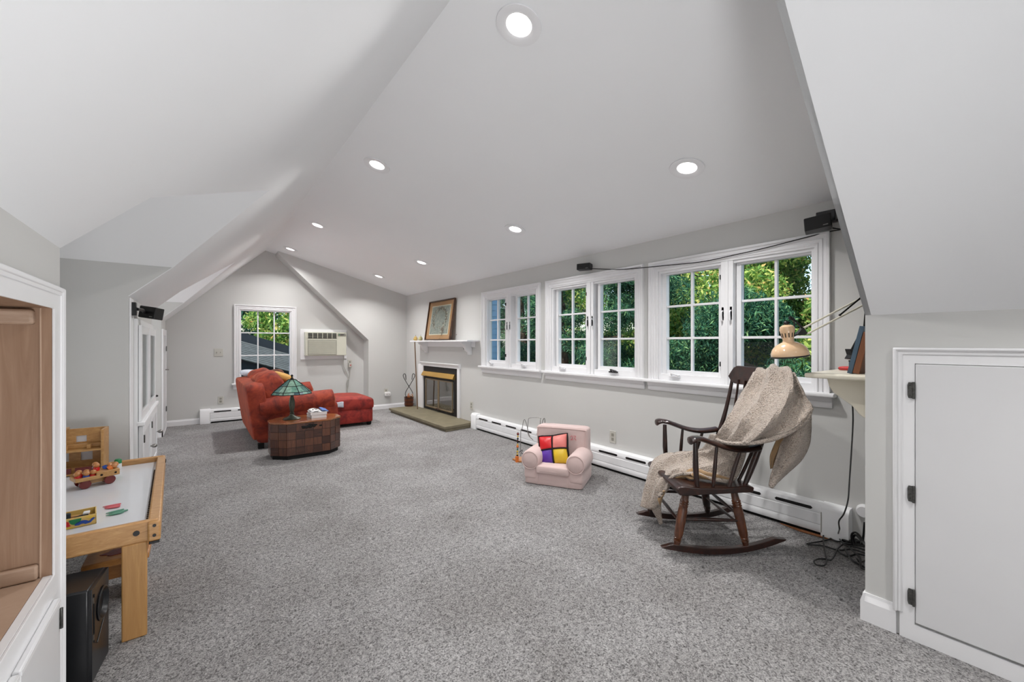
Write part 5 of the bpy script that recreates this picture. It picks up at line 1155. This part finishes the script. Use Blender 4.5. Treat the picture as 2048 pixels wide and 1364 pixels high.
MB().prism(blob((bx0+.13, by0+.09), .046, 6, .8), (0, 0, .002)).build('inset_shape', 'darkred', bn); MB().prism(blob((bx0+.15, by0+.19), .040, 4, .7), (0, 0, .002)).build('inset_shape', 'yellow', bn)
# wooden play house
hp = onZ(207, 945, ZT-.03); hb = hp.copy(); hw, hh_, hd_ = .36, .255, .12
ph_ = thing('wooden_play_house', 'open wooden play house with white windows at the back of the play table', 'toy', (hb.x-hw/2, hb.y, ZT-.03))
XH = Matrix.Translation((hb.x, hb.y, ZT-.0315)) @ Matrix.Rotation(R(-4), 4, 'Z')
MB(XH).bx(-.012, 0, 0, hd_, 0, hh_).build('side_panel', 'toywood', ph_, bevel=.002); MB(XH).bx(-hw, -hw+.012, 0, hd_, 0, hh_).build('side_panel', 'toywood', ph_, bevel=.002)
MB(XH).slab((0, hd_, 0), (-1, 0, 0), (0, 0, 1), rect(0, hw, 0, hh_), [rect(.095, .14, .175, .212), rect(.24, .285, .175, .212), rect(.07, .12, .065, .115), rect(.17, .22, .065, .115)], (0, -.010, 0)).build('back_panel', 'toywood', ph_, bevel=.001)
for z in (.135, .004): MB(XH).bx(-hw, 0, -.0, hd_, z, z+.010).build('floor_board', 'toywood', ph_, bevel=.002)
MB(XH).bx(-hw, -.01, hd_-.055, hd_-.01, .145, .168).build('ledge', 'toywood', ph_, bevel=.002)
for x in (-.06, -.16, -.24): MB(XH).bx(x-.018, x, hd_-.09, hd_-.06, .145, .170).build('block', 'toywood', ph_, bevel=.002)
for (a_, c_, e_, f_) in ((.095, .14, .175, .212), (.24, .285, .175, .212), (.07, .12, .065, .115), (.17, .22, .065, .115)):
    MB(XH).bx(-c_, -a_, hd_-.003, hd_-.001, e_, f_).build('window_panel', 'white_board', ph_)
MB(XH).bx(-hw-.02, -.17, .04, hd_+.01, hh_, hh_+.012).build('roof_board', 'toywood', ph_, bevel=.002)
for k in range(3): MB(XH).bx(-.30+.09*k, -.225+.09*k, .002, .01, .014, .045).build('drawer_front', 'darkred', ph_, bevel=.001)
# wooden truck with peg people
tr0 = onZ(187, 970, ZT-.03); trk = thing('toy_truck', 'wooden toy truck loaded with little peg people on the play table', 'toy', tr0)
XK = Matrix.Translation((tr0.x, tr0.y, ZT-.032)) @ Matrix.Rotation(R(22), 4, 'Z') @ Matrix.Scale(1.3, 4)
for (x, y) in ((-.032, -.028), (-.032, .028), (.042, -.028), (.042, .028)): MB(XK).cyl((x, y-.007, .018), (x, y+.007, .018), .018, n=20).build('wheel', 'darkred', trk, bevel=.003)
MB(XK).bx(-.04, .055, -.018, .018, .014, .034).build('chassis', 'toywood', trk, bevel=.002)
MB(XK).bx(-.058, .01, -.035, .035, .032, .038).bx(-.058, .01, -.038, -.032, .032, .047).bx(-.058, .01, .032, .038, .032, .047).bx(-.061, -.055, -.038, .038, .032, .047).build('cargo_tray', 'toywood', trk, bevel=.002)
MB(XK).bx(.0, .072, -.037, .037, .033, .058).build('cargo_box', 'toywood', trk, bevel=.003)
for x in (.015, .058): MB(XK).cyl((x, -.0365, .045), (x, -.039, .045), .004, n=10).build('bolt_cap', 'void', trk)
pe = [(-.06, -.015, 'red'), (-.048, .015, 'red'), (-.035, -.022, 'blue'), (-.02, .008, 'bead_tan'), (-.012, -.02, 'red'), (.01, .0, 'red'), (.012, .022, 'darkred'), (.04, .01, 'blue'), (.05, -.015, 'orange'), (.065, .015, 'blue')]
for i, (x, y, mt) in enumerate(pe):
    x *= .8; zb_ = .039 if x < 0 else .059
    c_ = XK @ Vector((x, y, zb_)); t = thing('peg_person', 'little %s peg doll in the toy truck, %s' % ({'bead_tan': 'tan', 'darkred': 'dark red'}.get(mt, mt), ['at its rear left edge', 'behind the rear corner', 'beside the rear rail', 'in the middle of the tray', 'at the near rail', 'behind the cargo box edge', 'at the far rail', 'lying on the cargo box', 'on the near side of the cargo box', 'at the front of the cargo box'][i]), 'toy', c_, 'peg people in the toy truck')
    ti = Vector((random.uniform(-.2, .2), random.uniform(-.2, .2), 1)) if i < 7 else Vector((1, .3, .5))
    MB().lathe([(.001, 0), (.0135, 0), (.014, .011), (.012, .018), (.001, .020)], c_, ti, 14).build('body', mt, t); MB().sup(c_+ti.normalized()*.028, (.0135, .0135, .013), 1, 1, nu=10, nv=14).build('head', 'bead_tan', t)
# marker / glue stick with green cap
g0 = onZ(236, 938, ZT-.03); t = thing('glue_bottle', 'short white bottle with a green cap standing behind the toy truck', 'bottle', g0); g0.z = ZT-.0315
MB().lathe([(.001, 0), (.016, 0), (.017, .003), (.017, .035), (.001, .036)], g0, (0, 0, 1), 20).build('body', 'paper', t); MB().lathe([(.016, .036), (.0175, .038), (.017, .056), (.012, .062), (.001, .063)], g0, (0, 0, 1), 20).build('cap', 'green', t)
# puzzle box
pb0 = onZ(193, 1046, ZT-.03); pbx = thing('puzzle_box', 'yellow cardboard puzzle box with bold coloured shapes, open top', 'box', pb0)
XB = Matrix.Translation((pb0.x, pb0.y, ZT-.0315)) @ Matrix.Rotation(R(8), 4, 'Z'); bw, bd, bh = .20, .11, .042
M['boxyellow'] = plain('box_yellow', (216, 182, 104), .4, var=.05)
MB(XB).bx(-bw, 0, 0, .004, 0, bh).bx(-bw, 0, bd-.004, bd, 0, bh).bx(-.004, 0, 0, bd, 0, bh).bx(-bw, -bw+.004, 0, bd, 0, bh).bx(-bw, 0, 0, bd, 0, .003).build('tray', 'boxyellow', pbx, bevel=.0008)
MB(XB).bx(-bw+.004, -.004, .004, bd-.004, .003, .014).build('lining', 'plate2', pbx)
# bold shapes printed on the near side
def shape(pts, mt): MB(XB).prism([(x, -.0005, z) for x, z in pts], (0, -.001, 0)).build('printed_shape', mt, pbx)
shape([(-.112+.0*i, 0) for i in range(0)] or [(-.062+.018*math.cos(a_), .036+.022*math.sin(a_)) for a_ in [math.pi+math.pi*i/12 for i in range(13)]], 'green')
shape([(-.042+.022*math.cos(a_), .010+.014*math.sin(a_)*1.1) for a_ in [math.pi*i/10 for i in range(11)]]+[(-.042+.008*math.cos(a_), .008+.004*math.sin(a_)) for a_ in [math.pi*(1-i/8) for i in range(9)]], 'blue')
shape([(-.026, .014), (-.010, .030), (-.004, .026), (-.018, .010)], 'blue'); shape([(-.034, .034), (-.022, .040), (-.006, .036), (-.010, .028), (-.024, .03)], 'yellow')
shape([(-.10, .030), (-.088, .034), (-.080, .028), (-.078, .018), (-.074, .012), (-.084, .010), (-.098, .016)], 'red'); shape([(-.104, .002), (-.09, .010), (-.068, .006), (-.066, .001)], 'yellow')
shape([(-.16, .03), (-.13, .038), (-.12, .02), (-.14, .008)], 'blue')
for i, (x, y, mt, l) in enumerate(((-.08, .055, 'red', .05), (-.05, .075, 'toywood', .06), (-.10, .03, 'darkred', .05), (-.045, .04, 'void', .04), (-.13, .06, 'orange', .06), (-.03, .06, 'paper', .03))):
    t = tag(MB(XB @ Matrix.Translation((x, y, .022+.003*i)) @ Matrix.Rotation(R(25*i-40), 4, 'Z')).bx(-l/2, l/2, -.010, .010, -.004, .004).build('puzzle_piece', mt, None, bevel=.002), '%s puzzle piece in the open puzzle box' % {'red': 'red', 'toywood': 'plain wood', 'darkred': 'dark red', 'void': 'black', 'orange': 'orange', 'paper': 'white'}[mt], 'puzzle piece', 'pieces in the puzzle box')
tag(MB(XB).cyl((-.085, .035, .02), (-.085, .035, .055), .010, n=16).build('bottle_cap', 'fascia', None, bevel=.002), 'dark round cap standing in the puzzle box', 'cap')
# pink and green magnets
for nm, u0, v0, mt, lst in (('pink', 224, 1012, 'magpink', [(0, 0, .062, 6), (.004, -.020, .054, 2), (.006, -.036, .052, -2)]), ('green', 230, 1024, 'maggreen', [(0, .0, .060, 18), (.014, -.020, .062, 12), (.004, -.038, .058, 8)])):
    o = onZ(u0, v0, ZT-.031); t0 = None
    for k, (dx, dy, l, an) in enumerate(lst):
        c_ = Vector((o.x+dx, o.y+dy, ZT-.029)); m_ = Matrix.Translation(c_) @ Matrix.Rotation(R(an), 4, 'Z')
        oo = MB(m_).prism([(-l/2, 0, 0), (-l*.2, -.007, 0), (l*.3, -.009, 0), (l/2, -.004, 0), (l/2, .004, 0), (l*.2, .008, 0), (-l*.3, .006, 0)], (0, 0, .003)).build('plastic_spoon', mt, None)
        tag(oo, '%s plastic piece on the white table top, %s of its trio' % (nm, ('farthest', 'middle', 'nearest')[k]), 'toy', nm+' plastic pieces on the play table')
# subwoofer
sw = thing('subwoofer', 'black subwoofer with a round port, beside the near built-in', 'speaker', (-.45, 2.13, 0))
f0 = onZ(183.6, 1179, .337); f1 = onZ(218, 1131, .337)
dyv = (f1-f0); dyv.z = 0; Lf = dyv.length; dyv.normalize(); dX_ = Vector((-dyv.y, dyv.x, 0))
XS = Matrix(((dX_.x, dyv.x, 0, f0.x), (dX_.y, dyv.y, 0, f0.y), (0, 0, 1, 0), (0, 0, 0, 1)))
sw.location = XS @ Vector((.18, Lf/2, 0))
b = MB(XS); b.bx(.008, .36, 0, Lf, .004, .337); b.build('cabinet', 'satinblack', sw, bevel=.006)
cz_ = .235; cy_ = Lf*.58
b = MB(XS); b.slab((0, 0, 0), (0, 1, 0), (0, 0, 1), rect(.003, Lf-.003, .006, .334), [circ(cy_, cz_, .05, 32)], (.012, 0, 0)); b.build('front_baffle', 'satinblack', sw, bevel=.001)
MB(XS).lathe([(.058, .0), (.060, -.003), (.054, -.006), (.046, .004), (.038, .02), (.034, .06), (.001, .062)], (0, cy_, cz_), (1, 0, 0), 36, cap=False).build('port', 'satinblack', sw)
MB(XS).sup((.01, cy_-.01, cz_-.02), (.004, .012, .012), 1, 1, nu=8, nv=12).build('port_reflector', 'steel', sw)
MB(XS).tube([(-.001, .02, .31), (-.001, .02, .14), (-.001, .05, .12), (-.001, Lf-.02, .20)], .0018, 6).build('seam', 'black', sw)
MB(XS).bx(-.002, .0, .012, .018, .28, .30).bx(-.002, 0, .012, .018, .15, .17).build('badge', 'steel', sw)

# ======================= OUTDOORS =======================
rng = np.random.default_rng(11)
def foliage(name, parent, mat, centers, radii, n, leaf, droop=.2, narrow=.35):
    """leaves scattered in the shells of many ellipsoid clumps"""
    k = len(centers); idx = rng.integers(0, k, n); c = np.array(centers)[idx]; r = np.array(radii)[idx]
    d = rng.normal(size=(n, 3)); d /= np.linalg.norm(d, axis=1)[:, None]
    rad = r[:, None]*(rng.random((n, 1))**.35); p = c+d*rad*np.array([1, 1, .75])
    t = rng.normal(size=(n, 3)); t[:, 2] -= droop; t /= np.linalg.norm(t, axis=1)[:, None]
    s = np.cross(t, rng.normal(size=(n, 3))); s /= np.linalg.norm(s, axis=1)[:, None]
    L = leaf*(0.6+.8*rng.random((n, 1))); Wd = L*narrow
    nn_ = np.cross(t, s)
    v = np.stack([p-t*L, p+s*Wd+nn_*L*.12, p+t*L, p-s*Wd+nn_*L*.12], 1).reshape(-1, 3)
    me = bpy.data.meshes.new(name); loc = np.array(world_mat(parent).translation); v = v-loc
    me.vertices.add(4*n); me.vertices.foreach_set('co', v.astype(np.float32).ravel())
    me.loops.add(4*n); me.loops.foreach_set('vertex_index', np.arange(4*n, dtype=np.int32))
    me.polygons.add(n); me.polygons.foreach_set('loop_start', np.arange(0, 4*n, 4, dtype=np.int32)); me.polygons.foreach_set('loop_total', np.full(n, 4, dtype=np.int32))
    me.update(calc_edges=True); me.materials.append(M[mat])
    o = bpy.data.objects.new(name, me); C.objects.link(o); o.parent = parent; o['kind'] = 'stuff'; return o
GZ = -3.0
def tree(name, label, x, y, h, r, mat, n, leaf, narrow, conifer, base=.12):
    t = thing(name, label, 'tree', (x, y, GZ), 'trees outside the windows')
    MB().tube(catmull([(x, y, GZ), (x+.1, y, GZ+h*.3), (x-.05, y+.1, GZ+h*.6), (x, y, GZ+h*.97)], 4), [.2, .15, .1, .02], 10).build('trunk', 'bark', t)
    cs = []; rs = []; b = MB()
    for i in range(70 if conifer else 46):
        z = base+(1-base)*rng.random(); a = rng.random()*6.283
        rr = r*(1-z)**.55*(.35+.65*rng.random()) if conifer else r*math.sin(math.pi*min(1, .25+z*.7))*(.3+.7*rng.random())
        c = (x+math.cos(a)*rr, y+math.sin(a)*rr, GZ+h*z-(rr*.25 if conifer else 0)); cs.append(c); rs.append((.42 if conifer else .6)*(r/2.2)*(.6+.7*rng.random()))
        if i % 3 == 0: b.tube([(x, y, c[2]+.2), c], [.045, .012], 6)
    b.build('branches', 'bark', t)['kind'] = 'stuff'
    foliage('foliage', t, mat, cs, rs, n, leaf, .6 if conifer else .2, narrow); return t
specs = [('evergreen_tree', 'drooping dark evergreen outside the leftmost window', 9.0, 13.2, 9.5, 2.6, 1),
 ('evergreen_tree', 'dark evergreen outside between the left and middle windows', 8.2, 10.2, 9.5, 2.5, 1),
 ('evergreen_tree', 'dense evergreen filling the left half of the middle window', 7.2, 7.4, 9.0, 2.3, 1),
 ('evergreen_tree', 'dense evergreen filling the right half of the middle window', 7.6, 5.2, 6.8, 2.2, 1),
 ('evergreen_tree', 'evergreen hedge tree at the lower left of the largest window', 7.4, 3.3, 5.2, 2.0, 1),
 ('evergreen_tree', 'low evergreen at the foot of the largest window behind the lamp', 7.6, 1.1, 4.7, 2.2, 1),
 ('maple_tree', 'bright sunlit maple filling the top of the largest window', 10.8, 2.6, 9.5, 3.0, 0),
 ('maple_tree', 'yellow-green maple at the far right of the largest window', 10.4, -.6, 9.0, 2.8, 0),
 ('evergreen_tree', 'tall evergreen standing behind the maples', 13.2, 4.6, 11.0, 3.0, 1),
 ('maple_tree', 'small maple glimpsed behind the evergreens of the middle window', 12.0, 8.6, 10.0, 3.0, 0),
 ('evergreen_tree', 'background evergreen behind the middle window trees', 12.5, 11.4, 12, 3.2, 1),
 ('evergreen_tree', 'background evergreen behind the bright maples on the right', 15.0, 1.2, 12, 3.4, 1),
 ('maple_tree', 'background maple at the far right beyond the largest window', 14.5, -2.4, 12, 3.4, 0),
 ('evergreen_tree', 'evergreen in the gap behind the left window, farther back', 12.2, 14.4, 8.5, 2.6, 1),
 ('maple_tree', 'bright maple rising behind the evergreen in the left sash of the largest window', 11.5, 5.4, 9.0, 2.8, 0),
 ('evergreen_tree', 'low evergreen far right behind the desk lamp', 11.0, .2, 5.6, 2.6, 1),
 ('evergreen_tree', 'low dark evergreen far back between the middle and largest windows', 11.0, 6.6, 6.5, 2.6, 1),
 ('evergreen_tree', 'farthest evergreen in the background of the left window', 14.5, 15.5, 12, 3.2, 1)]
for nm, lb, x, y, h, r, con in specs:
    tree(nm, lb, x, y, h, r, 'leaf_dark' if con else 'leaf_bright', 70000 if con else 80000, .052 if con else .058, .17 if con else .42, con)
tree('maple_tree', 'sunlit bush-like maple seen at the left of the gable window', -2.6, 17, 6.2, 2.4, 'leaf_bright', 30000, .09, .42, False)
tree('evergreen_tree', 'tall dark tree filling the top of the gable window', .6, 19, 9, 3.4, 'leaf_dark', 45000, .11, .2, True)
tree('maple_tree', 'leafy tree at the right of the gable window', 2.6, 15, 6.4, 2.0, 'leaf_bright', 20000, .08, .35, False)
tree('evergreen_tree', 'dark trees behind the neighbouring roof, left', -5, 20, 10, 3.6, 'leaf_dark', 20000, .12, .2, True)
tree('evergreen_tree', 'low dark shrub tree below the gable window', -.5, 9.6, 3.25, .9, 'leaf_dark', 12000, .06, .2, True)
struct(MB().bx(-300, 400, -300, 400, GZ-.2, GZ).build('ground', plain('lawn', (34, 50, 28), .95, var=.3, nscale=3), None))
# neighbouring house roof seen through the gable window
nh = thing('neighbour_house', 'grey shingled neighbouring roof seen through the gable window', 'house', (0, 0, 0))
xa_, xb_ = xy(470, 12), xy(596, 12); sl_ = lambda x: 1.42+(x-xa_)*(.98-1.42)/(xb_-xa_)
for k in range(10):
    t0, t1 = k/10, (k+1)/10+.03; yy = lambda t: 11.95-1.1*t; zz_ = lambda x, t: sl_(x)-.13-.42*t
    MB().prism([(xa_-2, yy(t0), zz_(xa_-2, t0)), (xb_+1.5, yy(t0), zz_(xb_+1.5, t0)), (xb_+1.5, yy(t1), zz_(xb_+1.5, t1)+.015), (xa_-2, yy(t1), zz_(xa_-2, t1)+.015)], (0, 0, -.02)).build('shingle_course', 'shingle', nh)
MB().prism([(xa_-2, 12, sl_(xa_-2)-.14), (xb_+1.5, 12, sl_(xb_+1.5)-.14), (xb_+1.5, 12, sl_(xb_+1.5)+.06), (xa_-2, 12, sl_(xa_-2)+.10)], (0, .12, 0)).build('fascia', 'fascia', nh)
MB().prism([(xa_-2, 10.95, GZ), (xb_+1.4, 10.95, GZ), (xb_+1.4, 10.95, sl_(xb_+1.4)-.56), (xa_-2, 10.95, sl_(xa_-2)-.56)], (0, .9, 0)).build('wall', 'fascia', nh)
# blue clapboard chimney chase beside the leftmost window
ch = thing('chimney_chase', 'sky-blue clapboard chimney chase outside the leftmost window', 'chimney', (XW+.5, 6.1, GZ))
cyc = 5.42; cx1 = onY(1000, 686, cyc).x
MB().bx(XW+T+.01, cx1-.012, cyc+.02, 6.9, GZ, 4.2).build('core', 'siding', ch)
for k in range(26):
    z = .1+.095*k; MB().prism([(XW+T+.01, cyc+.02, z), (XW+T+.01, cyc-.004, z), (XW+T+.01, cyc+.012, z+.10), (XW+T+.01, cyc+.02, z+.10)], (cx1-XW-T-.01, 0, 0)).build('clapboard', 'siding', ch)
MB().bx(cx1-.02, cx1, cyc-.01, cyc+.03, GZ, 4.2).build('corner_board', 'trim', ch)
